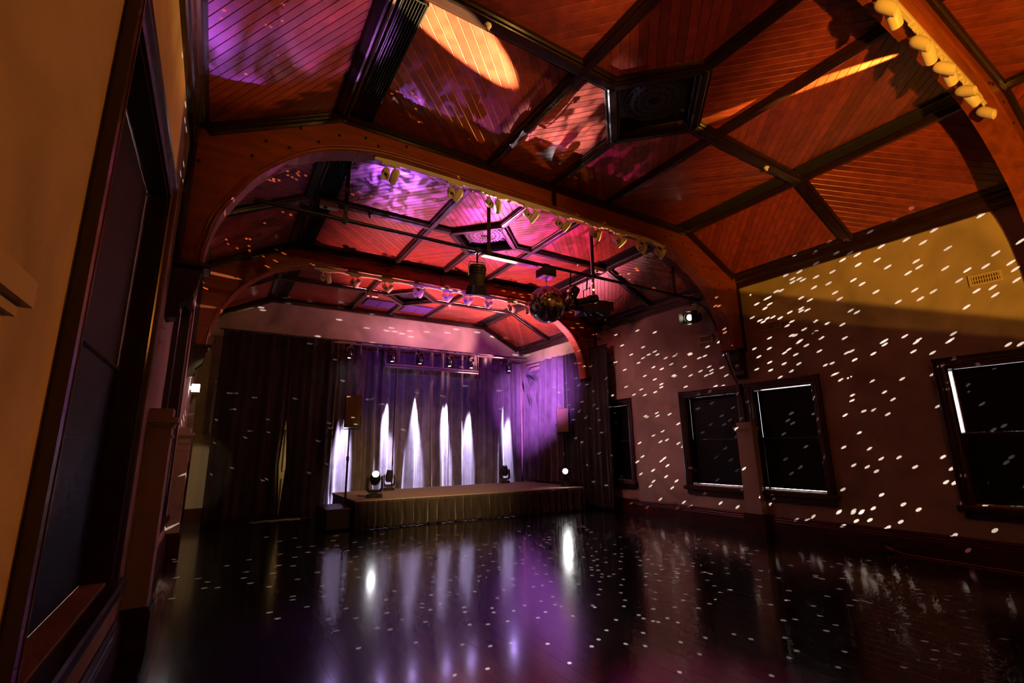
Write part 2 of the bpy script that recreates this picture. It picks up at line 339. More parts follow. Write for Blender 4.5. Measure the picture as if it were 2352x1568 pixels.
pilaster(XR, -1, 4.97, 5.27, 'cream moulded pilaster between the two right windows')
pilaster(YB, -1, -.46, 0.0, 'bright cream pilaster on the end wall left of the curtain', axis='y')

# ------------------------------------------------------------------ cornices
cp = [(0, 4.36), (.035, 4.36), (.04, 4.42), (.055, 4.43), (.06, 4.47), (.07, 4.5), (.07, 4.55), (.09, 4.57), (.1, 4.61), (.13, 4.63), (.135, 4.7), (0, 4.74)]
for s, x, nm in ((1, XL, 'left'), (-1, XR, 'right')):
    m = MB().loft([[(x+s*d, YF, z) for d, z in cp], [(x+s*d, YB, z) for d, z in cp]]); tag(m.build(trim_name(), 'rib'), kind='structure', label='dark moulded cornice along the %s wall' % nm)
KL = .84; KR = 2*XM-KL; SLX = XL+.1; SLZ = 4.62
m = MB()
for a, b in (((SLX, SLZ), (KL, ZC)), ((KL, ZC), (KR, ZC)), ((KR, ZC), (XR-.1, SLZ))):
    dx, dz = b[0]-a[0], b[1]-a[1]; L = math.hypot(dx, dz); nx, nz = dz/L, -dx/L
    q = [(0, .01), (.03, .01), (.05, .03), (.05, .06), (.075, .07), (.08, .11), (.06, .13), (.04, .13), (.035, .16), (0, .16)]
    m.loft([[(a[0]+nx*h, YB-d, a[1]+nz*h) for d, h in q], [(b[0]+nx*h, YB-d, b[1]+nz*h) for d, h in q]])
tag(m.build(trim_name(), 'rib'), kind='structure', label='dark moulding where the end wall meets the ceiling')

# ------------------------------------------------------------------ ceiling of diagonal boards, bay by bay
BX, DX, HD = 2.8, 2*XM-2.8, .66
BWD = .088
def clip(poly, n, c):                                # keep n.p <= c
    out = []
    for i in range(len(poly)):
        p, q = poly[i], poly[(i+1) % len(poly)]; dp = n[0]*p[0]+n[1]*p[1]-c; dq = n[0]*q[0]+n[1]*q[1]-c
        if dp <= 0: out.append(p)
        if dp*dq < 0: t = dp/(dp-dq); out.append((p[0]+(q[0]-p[0])*t, p[1]+(q[1]-p[1])*t))
    return out
def strip(poly, n, a, b): return clip(clip(poly, n, b), (-n[0], -n[1]), -a)
def area(p): return abs(sum(p[i][0]*p[(i+1) % len(p)][1]-p[(i+1) % len(p)][0]*p[i][1] for i in range(len(p))))/2
def boards(par, poly, sign, fn):
    n = (-sign*math.sqrt(.5), math.sqrt(.5)); vals = [n[0]*p[0]+n[1]*p[1] for p in poly]; a = min(vals)-random.random()*.05
    while a < max(vals):
        b0 = strip(poly, n, a+.0012, a+BWD-.0012); b1 = strip(poly, n, a+.0042, a+BWD-.0042)
        if len(b0) >= 3 and area(b0) > .002:
            m = MB()
            if len(b1) == len(b0): m.loft([[fn(p, .016) for p in b0], [fn(p, .0028) for p in b0], [fn(p, 0) for p in b1]])
            else: m.loft([[fn(p, .016) for p in b0], [fn(p, .003) for p in b0]])
            c = fn((sum(p[0] for p in b0)/len(b0), sum(p[1] for p in b0)/len(b0)), 0)
            o = m.build('board', 'board', par, rec=True)
        a += BWD
flat = lambda p, h: (p[0], p[1], ZC+h)
SL = math.hypot(KL-SLX, ZC-SLZ); sx, sz = (KL-SLX)/SL, (ZC-SLZ)/SL
slopeL = lambda p, h: (SLX+sx*p[0]-sz*h, p[1], SLZ+sz*p[0]+sx*h)           # p[0] from the wall up to the knee
slopeR = lambda p, h: (KR+sx*p[0]+sz*h, p[1], ZC-sz*p[0]+sx*h)            # p[0] from the knee down to the wall
RP = [(-.5, 0), (-.5, .02), (-.44, .028), (-.40, .05), (-.34, .05), (-.31, .04), (-.27, .066), (-.17, .074), (.17, .074), (.27, .066), (.31, .04), (.34, .05), (.40, .05), (.44, .028), (.5, .02), (.5, 0)]
def rib(par, p0, p1, nrm, width, depth=1., name='rib'):
    p0, p1, nrm = Vector(p0), Vector(p1), Vector(nrm).normalized(); t = (p1-p0).normalized(); s = t.cross(nrm)
    return MB().loft([[p0+s*(a*width)+nrm*(d*depth) for a, d in RP], [p1+s*(a*width)+nrm*(d*depth) for a, d in RP]]).build(name, 'rib', par)
DN = (0, 0, -1)
def fret(par, cx, cy, z):
    m = MB(); n = 40
    def ring(r, w, h, k=n, a0=0, a1=2*math.pi, ox=0, oy=0):
        full = a1-a0 > 6.28; cnt = k if full else k+1
        rings = []
        for j in range(cnt):
            a = a0+(a1-a0)*j/k; c, s = math.cos(a), math.sin(a)
            rings.append([(cx+ox+c*(r-w), cy+oy+s*(r-w), z), (cx+ox+c*(r-w*.7), cy+oy+s*(r-w*.7), z-h), (cx+ox+c*(r+w*.7), cy+oy+s*(r+w*.7), z-h), (cx+ox+c*(r+w), cy+oy+s*(r+w), z)])
        if full: rings.append(rings[0])
        m.loft(rings, caps=not full)
    for r in (.325, .25, .17, .085): ring(r, .018, .016)
    for r, k, q in ((.288, 28, .3), (.21, 20, .32), (.128, 14, .33)):
        for j in range(k):
            a = 2*math.pi*j/k; ring(.026 if r > .15 else .022, .012, .013, 8, ox=math.cos(a)*r, oy=math.sin(a)*r)
    for j in range(8):
        a = 2*math.pi*j/8; ring(.02, .007, .013, 8, ox=math.cos(a)*.045, oy=math.sin(a)*.045)
    for sx_ in (-1, 1):
        for sy_ in (-1, 1): ring(.03, .009, .014, 10, ox=sx_*0.0 if sy_ > 0 else sx_*.39, oy=sy_*.39 if sy_ > 0 else 0)
    ring(.03, .009, .014, 10, oy=-.39)
    return m.build('fretwork_rosette', 'rosette', par)
def bay(i, y0, y1, ym, xmin, label):
    c = thing('ceiling', (XM, (y0+y1)/2, ZC), label, kind='structure')
    m = MB(); b = .012                                # closed backing above the boards
    for fn, u in ((slopeL, SL), (slopeR, SL)): m.add([fn((0, y0), b), fn((u, y0), b), fn((u, y1), b), fn((0, y1), b)], [(0, 1, 2, 3)])
    dm = [(XM-HD, ym), (XM, ym-HD), (XM+HD, ym), (XM, ym+HD)]
    if i == 0: m.add([(KL, y0, ZC+b), (KR, y0, ZC+b), (KR, y1, ZC+b), (KL, y1, ZC+b)], [(0, 1, 2, 3)])
    else:
        P = [(KL, y0), (XM, y0), (KR, y0), (KR, ym), (KR, y1), (XM, y1), (KL, y1), (KL, ym)]+dm
        m.add([(p[0], p[1], ZC+b) for p in P], [(0, 1, 9, 8, 7), (1, 2, 3, 10, 9), (3, 4, 5, 11, 10), (5, 6, 7, 8, 11)])
    m.build('backing', 'back', c, rec=False)
    KW = .1
    for row, (a, bb) in enumerate(((y0, ym), (ym, y1))):
        far = row == 1; sg = 1 if far else -1
        for k, (u0, u1) in enumerate(((KL, BX), (BX, XM), (XM, DX), (DX, KR))):
            if u1 < xmin: continue
            if i == 0 or k in (0, 3): poly = [(u0, a), (u1, a), (u1, bb), (u0, bb)]
            elif k == 1: poly = [(BX, ym), (XM-HD, ym), (XM, ym+sg*HD), (XM, bb if far else a), (BX, bb if far else a)]
            else: poly = [(DX, ym), (XM+HD, ym), (XM, ym+sg*HD), (XM, bb if far else a), (DX, bb if far else a)]
            boards(c, poly, sg*(1 if k in (0, 2) else -1), flat)
        rect = [(0, a), (SL, a), (SL, bb), (0, bb)]
        if xmin < 0: boards(c, rect, -sg, slopeL)
        boards(c, rect, sg, slopeR)
    # ribs
    q = .02
    for xx, wd in ((KL, .2), (BX, .16), (DX, .16), (KR, .2)):
        if xx < xmin: continue
        if xx in (KL, KR):
            nn = Vector((-(sz) if xx == KL else sz, 0, -1-sx)); rib(c, (xx, y0, ZC+.01), (xx, y1, ZC+.01), nn*-1 if nn.z > 0 else nn, wd, 1.15)
        else: rib(c, (xx, y0, ZC), (xx, y1, ZC), DN, wd)
    if i == 0:
        rib(c, (xmin, ym, ZC), (KR, ym, ZC), DN, .16, .95); rib(c, slopeR((0, ym), 0), slopeR((SL, ym), 0), (-sz, 0, -sx), .16, .95); return c
    rib(c, (XM, y0, ZC), (XM, ym-HD, ZC), DN, .16, .97); rib(c, (XM, ym+HD, ZC), (XM, y1, ZC), DN, .16, .97)
    rib(c, (KL, ym, ZC), (XM-HD, ym, ZC), DN, .2, .95); rib(c, (XM+HD, ym, ZC), (KR, ym, ZC), DN, .2, .95)
    rib(c, slopeL((0, ym), 0), slopeL((SL, ym), 0), (sz, 0, -sx), .2, .95); rib(c, slopeR((0, ym), 0), slopeR((SL, ym), 0), (-sz, 0, -sx), .2, .95)
    for k in range(4):
        p, r = dm[k], dm[(k+1) % 4]; rib(c, (p[0], p[1], ZC), (r[0], r[1], ZC), DN, .17, 1.1, 'diamond_frame')
    # recessed square panel with fretwork inside the diamond
    zz = ZC+.07; g = HD
    m = MB(); P = [(XM-g, ym), (XM, ym-g), (XM+g, ym), (XM, ym+g)]
    m.add([(p[0], p[1], ZC) for p in P]+[(p[0], p[1], zz) for p in P], [(0, 1, 5, 4), (1, 2, 6, 5), (2, 3, 7, 6), (3, 0, 4, 7), (4, 5, 6, 7)]); m.build('diamond_recess', 'rib', c, rec=False)
    m = MB(); k = .33; m.box((XM-k, ym-k, zz-.03), (XM+k, ym+k, zz-.015))
    fret(c, XM, ym, zz-.028) if False else None
    f2 = fret(c, XM, ym, zz-.002)
    # cross lines of the square set in the diamond
    # moulding beside the tie beams
    return c
c0 = bay(0, YF, TIES[0], -1.0, 4.85, 'timber ceiling bay over the camera')
c1 = bay(1, TIES[0]+TT, TIES[1], 3.07, -1, 'red diagonal board ceiling bay nearest the camera')
c2 = bay(2, TIES[1]+TT, TIES[2], 7.12, -1, 'magenta lit diagonal board ceiling bay over the mirror ball')
c3 = bay(3, TIES[2]+TT, YB, 11.05, -1, 'bright pink lit diagonal board ceiling bay over the stage')
# pieces of the backing over the beams so that no daylight gets in
m = MB()
m.box((XL-.3, YF-.2, 5.6), (XR+.3, YB+.2, 5.7)); tag(m.build('ceiling', 'back'), kind='structure', label='roof over the timber ceiling')

# black fluted air grilles beside the knee ribs
def air_grille(x0, x1, y0, y1, label):
    t = thing('air_grille', ((x0+x1)/2, (y0+y1)/2, ZC-.02), label, 'grille', 'long black fluted air grilles in the ceiling')
    m = MB(); m.box((x0, y0, ZC-.012), (x1, y1, ZC+.004)); m.build('backing', 'black', t)
    m = MB()
    for a, b in ((x0, x0+.012), (x1-.012, x1)): m.box((a, y0, ZC-.035), (b, y1, ZC-.012))
    m.box((x0, y0, ZC-.035), (x1, y0+.012, ZC-.012)); m.box((x0, y1-.012, ZC-.035), (x1, y1, ZC-.012)); m.build('frame', 'blackg', t)
    n = 8; p = None
    for k in range(n):
        xx = x0+.022+(x1-x0-.044)*k/(n-1)
        MB().loft([[(xx-.006, yy, ZC-.012), (xx-.003, yy, ZC-.034), (xx+.003, yy, ZC-.034), (xx+.006, yy, ZC-.012)] for yy in (y0+.012, y1-.012)]).build('slat', 'blackg', t)
for bi, (a, b, ym) in enumerate(((TIES[0]+TT, TIES[1], 3.07), (TIES[1]+TT, TIES[2], 7.12), (TIES[2]+TT, YB-.1, 11.05))):
    bn = ('nearest ceiling bay', 'ceiling bay over the mirror ball', 'ceiling bay over the stage')[bi]
    for hn, p, q in (('near half', a+.05, ym-.12), ('far half', ym+.12, b-.06)):
        air_grille(.965, 1.19, p, q, 'black fluted air grille, left side, %s of the %s' % (hn, bn))
        air_grille(2*XM-1.19, 2*XM-.965, p, q, 'black fluted air grille, right side, %s of the %s' % (hn, bn))

# ------------------------------------------------------------------ arched tie beams
INL = [(-.26, 3.15), (-.26, 3.33), (-.22, 3.54), (-.17, 3.72), (-.07, 3.92), (.08, 4.18), (.27, 4.39), (.58, 4.64), (.93, 4.79), (1.3, 4.87), (1.7, 4.89)]
OUL = [(XL, 3.15), (XL, 3.33), (XL, 3.54), (XL, 3.75), (XL, 4.0), (XL, 4.35), (-.45, 4.62), (.2, 4.93), (KL, ZC+.02), (1.3, ZC+.02), (1.7, ZC+.02)]
INR = [(7.77, 3.15), (7.74, 3.43), (7.64, 3.85), (7.42, 4.19), (7.14, 4.43), (6.73, 4.67), (6.3, 4.83), (5.9, 4.89)]
OUR = [(XR, 3.15), (XR, 3.43), (XR, 3.9), (XR, 4.3), (8.16, 4.62), (7.5, 4.95), (KR, ZC+.02), (5.9, ZC+.02)]
def smooth_pts(p, k=3):
    out = []
    for i in range(len(p)-1):
        a, b, c, d = p[max(i-1, 0)], p[i], p[i+1], p[min(i+2, len(p)-1)]
        for j in range(k):
            t = j/k; out.append(tuple(.5*((2*b[n])+(-a[n]+c[n])*t+(2*a[n]-5*b[n]+4*c[n]-d[n])*t*t+(-a[n]+3*b[n]-3*c[n]+d[n])*t**3) for n in (0, 1)))
    return out+[p[-1]]
def lin_pts(p, k=3):
    return [tuple(p[i][n]+(p[i+1][n]-p[i][n])*j/k for n in (0, 1)) for i in range(len(p)-1) for j in range(k)]+[p[-1]]
BOLT = [(.45, 4.9), (.14, 4.63), (.36, 4.63), (.64, 4.8), (.85, 4.96), (1.14, 5.03), (1.29, 4.98), (1.63, 5.09), (-.34, 4.57), (-.06, 4.68), (.03, 4.42), (-.4, 4.22)]
BOLTR = [(6.68, 4.95), (6.89, 4.78), (7.18, 4.61), (7.42, 4.6), (6.25, 4.99), (6.39, 5.04), (7.62, 4.35), (7.9, 4.3)]
def tie(y, label):
    t = thing(trim_name(), (XM, y, 4.9), label, kind='structure')
    inn = smooth_pts(INL)+smooth_pts(INR)[::-1]; out = lin_pts(OUL)+lin_pts(OUR)[::-1]
    m = MB(); n = len(inn)
    for yy in (y, y+TT):
        for p in inn: m.v.append(Vector((p[0], yy, p[1])))
        for p in out: m.v.append(Vector((p[0], yy, p[1])))
    for i in range(n-1):
        m.f += [(i, i+1, n+i+1, n+i), (2*n+i, 3*n+i, 3*n+i+1, 2*n+i+1), (i, 2*n+i, 2*n+i+1, i+1), (n+i, n+i+1, 3*n+i+1, 3*n+i)]
    m.f += [(0, n, 3*n, 2*n), (n-1, 2*n-1+2*n, 4*n-1, 2*n-1)] if False else [(0, n, 3*n, 2*n), (n-1, 3*n-1, 4*n-1, 2*n-1)]
    m.build('arched_beam', 'beam', t)
    for nm, off, r in (('arch_bead', .022, .016), ('arch_bead', .058, .012)):
        pts = []
        for i, p in enumerate(inn):
            a, b = Vector((inn[max(i-1, 0)][0], 0, inn[max(i-1, 0)][1])), Vector((inn[min(i+1, n-1)][0], 0, inn[min(i+1, n-1)][1])); d = (b-a).normalized(); nr = Vector((-d.z, 0, d.x))
            pts.append(Vector((p[0], y-.004, p[1]))+nr*off)
        MB().tube(pts, r, 6).build(nm, 'beam', t, smooth=True)
    # moulding in the angle between beam and ceiling, on both faces
    for yy, s in ((y, -1), (y+TT, 1)):
        for a, b, k in (((SLX, SLZ), (KL, ZC), 0), ((KL, ZC), (KR, ZC), 1), ((KR, ZC), (XR-.1, SLZ), 2)):
            dx, dz = b[0]-a[0], b[1]-a[1]; L = math.hypot(dx, dz); nx, nz = dz/L, -dx/L
            q = [(0, -.01), (.03, -.01), (.05, .02), (.05, .045), (.04, .055), (.04, .08), (.02, .09), (.016, .12), (0, .12)]
            MB().loft([[(a[0]+nx*h, yy+s*d, a[1]+nz*h) for d, h in q], [(b[0]+nx*h, yy+s*d, b[1]+nz*h) for d, h in q]]).build('ceiling_moulding', 'rib', t)
    for bx_, bz_ in BOLT+BOLTR:
        MB().lathe([(0, .016), (.008, .016), (.016, .009), (.018, 0)], (bx_, y, bz_), (0, -1, 0), 8).build('bolt', 'black', t, smooth=True)
    MB().bbox((XM-.035, y-.03, 4.9), (XM+.035, y+.01, 5.2), .006).build('strap', 'rib', t)
    for s, x in ((1, XL), (-1, XR)):
        pr = [(0, 3.2), (.26, 3.2), (.26, 3.16), (.235, 3.15), (.235, 3.11), (.215, 3.1), (.21, 2.98), (.185, 2.89), (.13, 2.83), (.095, 2.79), (.1, 2.73), (.075, 2.67), (0, 2.65)]
        cb = MB().loft([[(x+s*d, yy, z) for d, z in pr] for yy in (y+.02, y+TT-.02)]).build('corbel', 'rib', t)
        MB().bbox((min(x, x+s*.29), y-.03, 3.15), (max(x, x+s*.29), y+TT+.03, 3.2), .01).build('corbel_cap', 'rib', cb)
    # wall posts beside the braces
    for s, x in ((1, XL), (-1, XR)):
        MB().box((min(x, x+s*.06), y-.025, 3.2), (max(x, x+s*.06), y+TT+.025, 4.4)).build('wall_post', 'rib', t)
tie(TIES[0], 'arched timber tie beam at the upper right nearest the camera')
tie(TIES[1], 'wide orange lit arched timber tie beam across the middle of the photo')
tie(TIES[2], 'darker arched timber tie beam in front of the stage bay')

# ------------------------------------------------------------------ track lights under the tie beams
ORDN = ['first', 'second', 'third', 'fourth', 'fifth', 'sixth', 'seventh', 'eighth', 'ninth', 'tenth', 'eleventh', 'twelfth', 'thirteenth', 'fourteenth', 'fifteenth', 'sixteenth', 'seventeenth', 'eighteenth']
def track_head(x, y, z, yaw, tilt, label, grp):
    t = thing('track_spotlight', (x, y, z), label, 'spotlight', grp)
    MB().bbox((x-.055, y-.018, z-.03), (x+.055, y+.018, z), .005).build('adapter', 'cream', t)
    MB().tube([(x, y, z-.025), (x, y, z-.075), (x, y, z-.1)], [.011, .008, .012], 8).build('stem', 'cream', t, smooth=True)
    d = Vector((math.cos(yaw)*math.cos(tilt), math.sin(yaw)*math.cos(tilt), -math.sin(tilt)))
    c = Vector((x, y, z-.135))
    prof = [(-.072, .012), (-.07, .03), (-.05, .044), (-.01, .05), (.05, .047), (.085, .043), (.085, .038), (.05, .036), (.045, .001)]
    can = MB(); rings = []
    a = d.cross(Vector((0, 0, 1))).normalized(); b = d.cross(a)
    for k, (l, r) in enumerate(prof):
        ring = []
        for j in range(16):
            q = 2*math.pi*j/16; sl = (.022*math.sin(q) if 3 < k < 7 else 0)
            ring.append(c+d*(l+sl)+(a*math.cos(q)+b*math.sin(q))*r)
        rings.append(ring)
    can.loft(rings); cn = can.build('can', 'cream', t, smooth=True)
    MB().lathe([(.04, .034), (.046, .03), (.048, .0)], c, d, 12).build('lamp_face', 'lens', cn, smooth=True)
    return t
H1 = [1.41, 1.52, 2.26, 2.37, 2.82, 2.95, 3.43, 3.56, 3.99, 4.14, 4.65, 4.76, 5.14, 5.27, 5.65, 5.77, 6.09, 6.22]
H2 = [1.43, 1.54, 1.99, 2.09, 2.63, 2.75, 3.28, 3.41, 3.95, 4.07, 4.44, 4.57, 4.99, 5.08, 5.60, 5.72, 6.09, 6.2]
H0 = [3.98, 4.12, 4.62, 4.80, 5.14, 5.27, 5.68, 5.82, 6.25]
ZT = 4.845
for ti, (y, hs, x0, x1, bn) in enumerate(((TIES[0], H0, 3.3, 6.6, 'nearest'), (TIES[1], H1, 1.27, 6.28, 'middle'), (TIES[2], H2, 1.27, 6.28, 'far'))):
    yt = y+.07
    tr = thing('lighting_track', ((x0+x1)/2, yt, ZT+.03), 'long cream lighting track under the %s tie beam' % bn, 'track')
    MB().bbox((x0, yt-.02, ZT), (x1, yt+.02, ZT+.05), .006).build('rail', 'cream', tr)
    for k in range(0, len(hs)-1, 2):
        xc = (hs[k]+hs[k+1])/2; MB().bbox((xc-.2, yt-.024, ZT-.012), (xc+.2, yt+.024, ZT+.012), .005).build('connector', 'cream', tr)
    random.seed(20+ti)
    for k, hx in enumerate(hs):
        first = k % 2 == 0
        yw = rad(random.uniform(-115, -80) if first else random.uniform(60, 120)); tl = rad(random.uniform(40, 62) if first else random.uniform(30, 50))
        if ti == 0: yw = rad(random.uniform(-30, 10) if not first else random.uniform(-100, -60)); tl = rad(random.uniform(35, 55))
        track_head(hx, yt, ZT-.005, yw, tl, 'cream track spotlight, %s from the left on the %s beam track' % (ORDN[k], bn), 'cream track spotlights')

# ------------------------------------------------------------------ black lighting pipe with its lamps
PY, PZ = 5.86, 4.37
pp = thing('lighting_pipe', (4.1, PY, PZ), 'long black scaffold pipe hung across the hall by the mirror ball', 'pipe')
MB().tube([(.1, PY, PZ), (8.19, PY, PZ)], .026, 10).build('pipe', 'black', pp, smooth=True)
for hx in (1.14, 3.25, 5.33, 7.44):
    zt = ZC if hx < KR else ZC-(hx-KR)*sz/sx
    MB().box((hx-.022, PY-.018, PZ-.01), (hx+.022, PY+.018, zt)).build('hanger', 'black', pp)
    MB().tube([(hx, PY-.035, PZ), (hx, PY+.035, PZ)], .045, 10).build('clamp', 'black', pp)
pb = thing('power_bar', (3.7, PY, PZ-.06), 'slim white bottomed power bar fixed under the pipe left of the mirror ball', 'power bar')
MB().bbox((3.12, PY-.03, PZ-.062), (4.14, PY+.03, PZ-.03), .006).build('body', 'black', pb)
MB().box((3.14, PY-.045, PZ-.068), (4.12, PY+.045, PZ-.062)).build('underside', 'white', pb)
for k in range(6): MB().bbox((3.2+k*.16, PY-.05, PZ-.05), (3.27+k*.16, PY-.03, PZ), .005).build('socket', 'black', pb)
def clampb(m, x, y, z, zz): m.tube([(x, y, z+.03), (x, y, zz)], .012, 8); m.obox((x, y, z), (1, 0, 0), (0, 1, 0), (0, 0, 1), (.03, .035, .04))
def fresnel(loc, aim, label, yaw_ax, lit='litw'):
    c = Vector(loc); d = (Vector(aim)-c).normalized(); a = Vector(yaw_ax).normalized(); a = (a-d*a.dot(d)).normalized(); b = d.cross(a)
    t = thing('theatre_spotlight', loc, label, 'spotlight')
    MB().lathe([(-.19, .05), (-.185, .1), (-.165, .118), (-.1, .122), (.08, .118), (.13, .118), (.13, .1), (.1, .095), (.095, .001)], c, d, 20).build('body', 'gunmetal', t, smooth=True)
    MB().lathe([(.07, .092), (.1, .06), (.108, 0)], c, d, 16).build('lens', lit, t, smooth=True)
    for q in range(3): MB().lathe([(-.14+q*.04, .124), (-.135+q*.04, .13), (-.125+q*.04, .13), (-.12+q*.04, .124)], c, d, 20).build('cooling_fin', 'black', t)
    top = c+Vector((0, 0, .26))
    m = MB(); m.tube([c+a*.14, c+a*.145+Vector((0, 0, .14)), c+a*.12+Vector((0, 0, .23)), c-a*.12+Vector((0, 0, .23)), c-a*.145+Vector((0, 0, .14)), c-a*.14], .009, 6); m.build('yoke', 'steel', t, smooth=True)
    m = MB(); m.tube([c+Vector((0, 0, .22)), Vector((c.x, PY, PZ-.03))], .013, 8); m.obox((c.x, PY, PZ-.01), (1, 0, 0), (0, 1, 0), (0, 0, 1), (.03, .04, .045)); m.build('hook_clamp', 'black', t)
    e = c+d*.13
    for s, v in ((1, a), (-1, a), (1, b), (-1, b)):
        v = v*s; hinge = e+v*.11; tip = hinge+d*.13+v*.022; w2 = (b if abs(v.dot(a)) > .5 else a)
        P = [hinge-w2*.09, hinge+w2*.09, tip+w2*.095, tip-w2*.095]; th = v.cross(w2)*.002
        MB().add([p-th for p in P]+[p+th for p in P], [(0, 1, 2, 3), (7, 6, 5, 4), (0, 4, 5, 1), (1, 5, 6, 2), (2, 6, 7, 3), (3, 7, 4, 0)]).build('barn_door', 'black', t)
    MB().tube([c-d*.17, c-d*.24+Vector((0, 0, .05)), c-d*.2+Vector((.1, 0, .25)), Vector((c.x+.12, PY, PZ))], .006, 6).build('cable', 'black', t)
    for s in (1, -1): MB().lathe([(0, .012), (.03, .018), (.045, .018)], c+a*.135*s, a*s, 10).build('tilt_knob', 'black', t)
    return t
fresnel((3.05, PY, 3.95), (3.15, 6.15, 3.0), 'black theatre spotlight with barn doors hanging left of the mirror ball', (1, 0, 0))
fresnel((7.9, PY, 3.98), (6.9, 5.75, 3.72), 'lit black theatre spotlight with barn doors at the right end of the pipe', (0, 1, .2))
# profile lamp beside the ball and a second can
def profile(loc, d, ln, r, label):
    c = Vector(loc); d = Vector(d).normalized(); t = thing('profile_spotlight', loc, label, 'spotlight')
    MB().lathe([(-ln/2, r*.5), (-ln/2+.02, r*.95), (-ln*.1, r), (-ln*.1+.01, r*.8), (ln*.4, r*.78), (ln*.4+.01, r*.92), (ln/2, r*.92), (ln/2, r*.8), (ln/2-.03, r*.78), (ln/2-.035, .001)], c, d, 18).build('barrel', 'blackg', t, smooth=True)
    a = d.cross(Vector((0, 0, 1))).normalized()
    m = MB(); m.tube([c+a*(r+.02), c+a*(r+.02)+Vector((0, 0, .2)), c-a*(r+.02)+Vector((0, 0, .2)), c-a*(r+.02)], .01, 6); m.build('yoke', 'black', t)
    m = MB(); m.tube([c+Vector((0, 0, .19)), Vector((c.x, PY, PZ))], .012, 8); m.build('stem', 'black', t)
    MB().lathe([(ln/2-.03, r*.7), (ln/2-.025, 0)], c, d, 14).build('lens', 'lens', t)
    return t
profile((4.83, PY+.04, 3.91), (-.42, -.03, -.62), .48, .085, 'black profile spotlight tilted down behind the right side of the mirror ball')
profile((5.2, PY+.05, 3.93), (-.95, .1, -.3), .45, .075, 'black can spotlight lying between the mirror ball and the projector')

# mirror ball with motor
mo = thing('ball_motor', (BALL.x, PY, 4.23), 'black motor box with white underside above the mirror ball', 'motor')
MB().bbox((BALL.x-.13, PY-.11, 4.17), (BALL.x+.13, PY+.11, 4.3), .008).build('housing', 'black', mo)
MB().box((BALL.x-.12, PY-.1, 4.162), (BALL.x+.12, PY+.1, 4.17)).build('underside', 'white', mo)
MB().obox((BALL.x, PY, 4.34), (1, 0, 0), (0, 1, 0), (0, 0, 1), (.05, .04, .05)).build('clamp', 'black', mo)
MB().tube([(BALL.x, PY, 4.17), (BALL.x, PY, 4.1)], .014, 8).build('spindle', 'steel', mo)
mb = thing('mirror_ball', BALL, 'large mirror ball hanging from the black pipe', 'mirror ball')
MB().lathe([(-BR+.004+.0, .002)]+[(-math.cos(math.pi*k/24)*(BR-.004), math.sin(math.pi*k/24)*(BR-.004)) for k in range(1, 24)]+[(BR-.004, .002)], BALL, (0, 0, 1), 40).build('core', 'core', mb, smooth=True)
m = MB(); rows = 44
for k in range(rows):
    t0, t1 = math.pi*k/rows+.004, math.pi*(k+1)/rows-.004; n = max(6, int(round(2*rows*math.sin((t0+t1)/2))))
    for j in range(n):
        p0, p1 = 2*math.pi*j/n+.012/max(.15, math.sin((t0+t1)/2)), 2*math.pi*(j+1)/n-.012/max(.15, math.sin((t0+t1)/2))
        if p1 <= p0: continue
        ctr = Vector((math.sin((t0+t1)/2)*math.cos((p0+p1)/2), math.sin((t0+t1)/2)*math.sin((p0+p1)/2), math.cos((t0+t1)/2)))
        nn = (ctr+Vector((random.uniform(-1, 1), random.uniform(-1, 1), random.uniform(-1, 1)))*.012).normalized()
        e1 = Vector((-math.sin((p0+p1)/2), math.cos((p0+p1)/2), 0)); e1 = (e1-nn*e1.dot(nn)).normalized(); e2 = nn.cross(e1)
        hw = (p1-p0)/2*math.sin((t0+t1)/2)*BR; hh = (t1-t0)/2*BR; c = BALL+ctr*BR
        m.add([c-e1*hw-e2*hh, c+e1*hw-e2*hh, c+e1*hw+e2*hh, c-e1*hw+e2*hh], [(0, 1, 2, 3)])
o = m.build('mirror_tiles', 'mirror', mb, rec=False); o['kind'] = 'stuff'
for k in range(4):
    z = 4.095-k*.028; r = .011; n = 10; ax = (1, 0) if k % 2 else (0, 1)
    MB().tube([(BALL.x+ax[0]*r*math.cos(q), PY+ax[1]*r*math.cos(q), z-.016+.017*math.sin(q)) for q in [2*math.pi*j/n for j in range(n+1)]], .003, 5).build('chain_link', 'steel', mb)
MB().tube([BALL+Vector((0, 0, BR-.01)), BALL+Vector((0, 0, BR+.02))], [.03, .01], 10).build('cap', 'steel', mb)

# projector on a pole
pr = thing('projector', (5.78, 6.4, 4.0), 'black ceiling projector hung on a white pole right of the mirror ball', 'projector')
ux = Vector((.93, -.36, 0)); uy = Vector((.36, .93, 0))
MB().obox((5.78, 6.4, 3.98), ux, uy, (0, 0, 1), (.3, .24, .085)).build('body', 'blackg', pr)
MB().obox((5.76, 6.4, 4.08), ux, uy, (0, 0, 1), (.24, .18, .02)).build('lid', 'black', pr)
MB().lathe([(0, .075), (.06, .07), (.14, .06), (.14, .05), (.1, .045), (.1, .001)], Vector((5.78, 6.4, 4.0))-ux*.3, -ux, 16).build('lens_barrel', 'black', pr, smooth=True)
MB().obox((5.78, 6.4, 4.13), ux, uy, (0, 0, 1), (.09, .07, .05)).build('mount', 'black', pr)
MB().tube([(5.9, 6.4, 4.15), (6.35, 6.85, 5.22)] if False else [(5.82, 6.42, 4.15), (5.86, 6.46, ZC)], .028, 12).build('pole', 'white', pr, smooth=True)
for k in range(3): MB().tube([(6.0+k*.06, 6.5, 4.08), (6.1+k*.05, 6.55, 4.2+k*.05), (6.25+k*.06, 6.4, 4.12+.06*k), (6.35, 6.2, 4.3)], .005, 5).build('cable', 'black', pr)

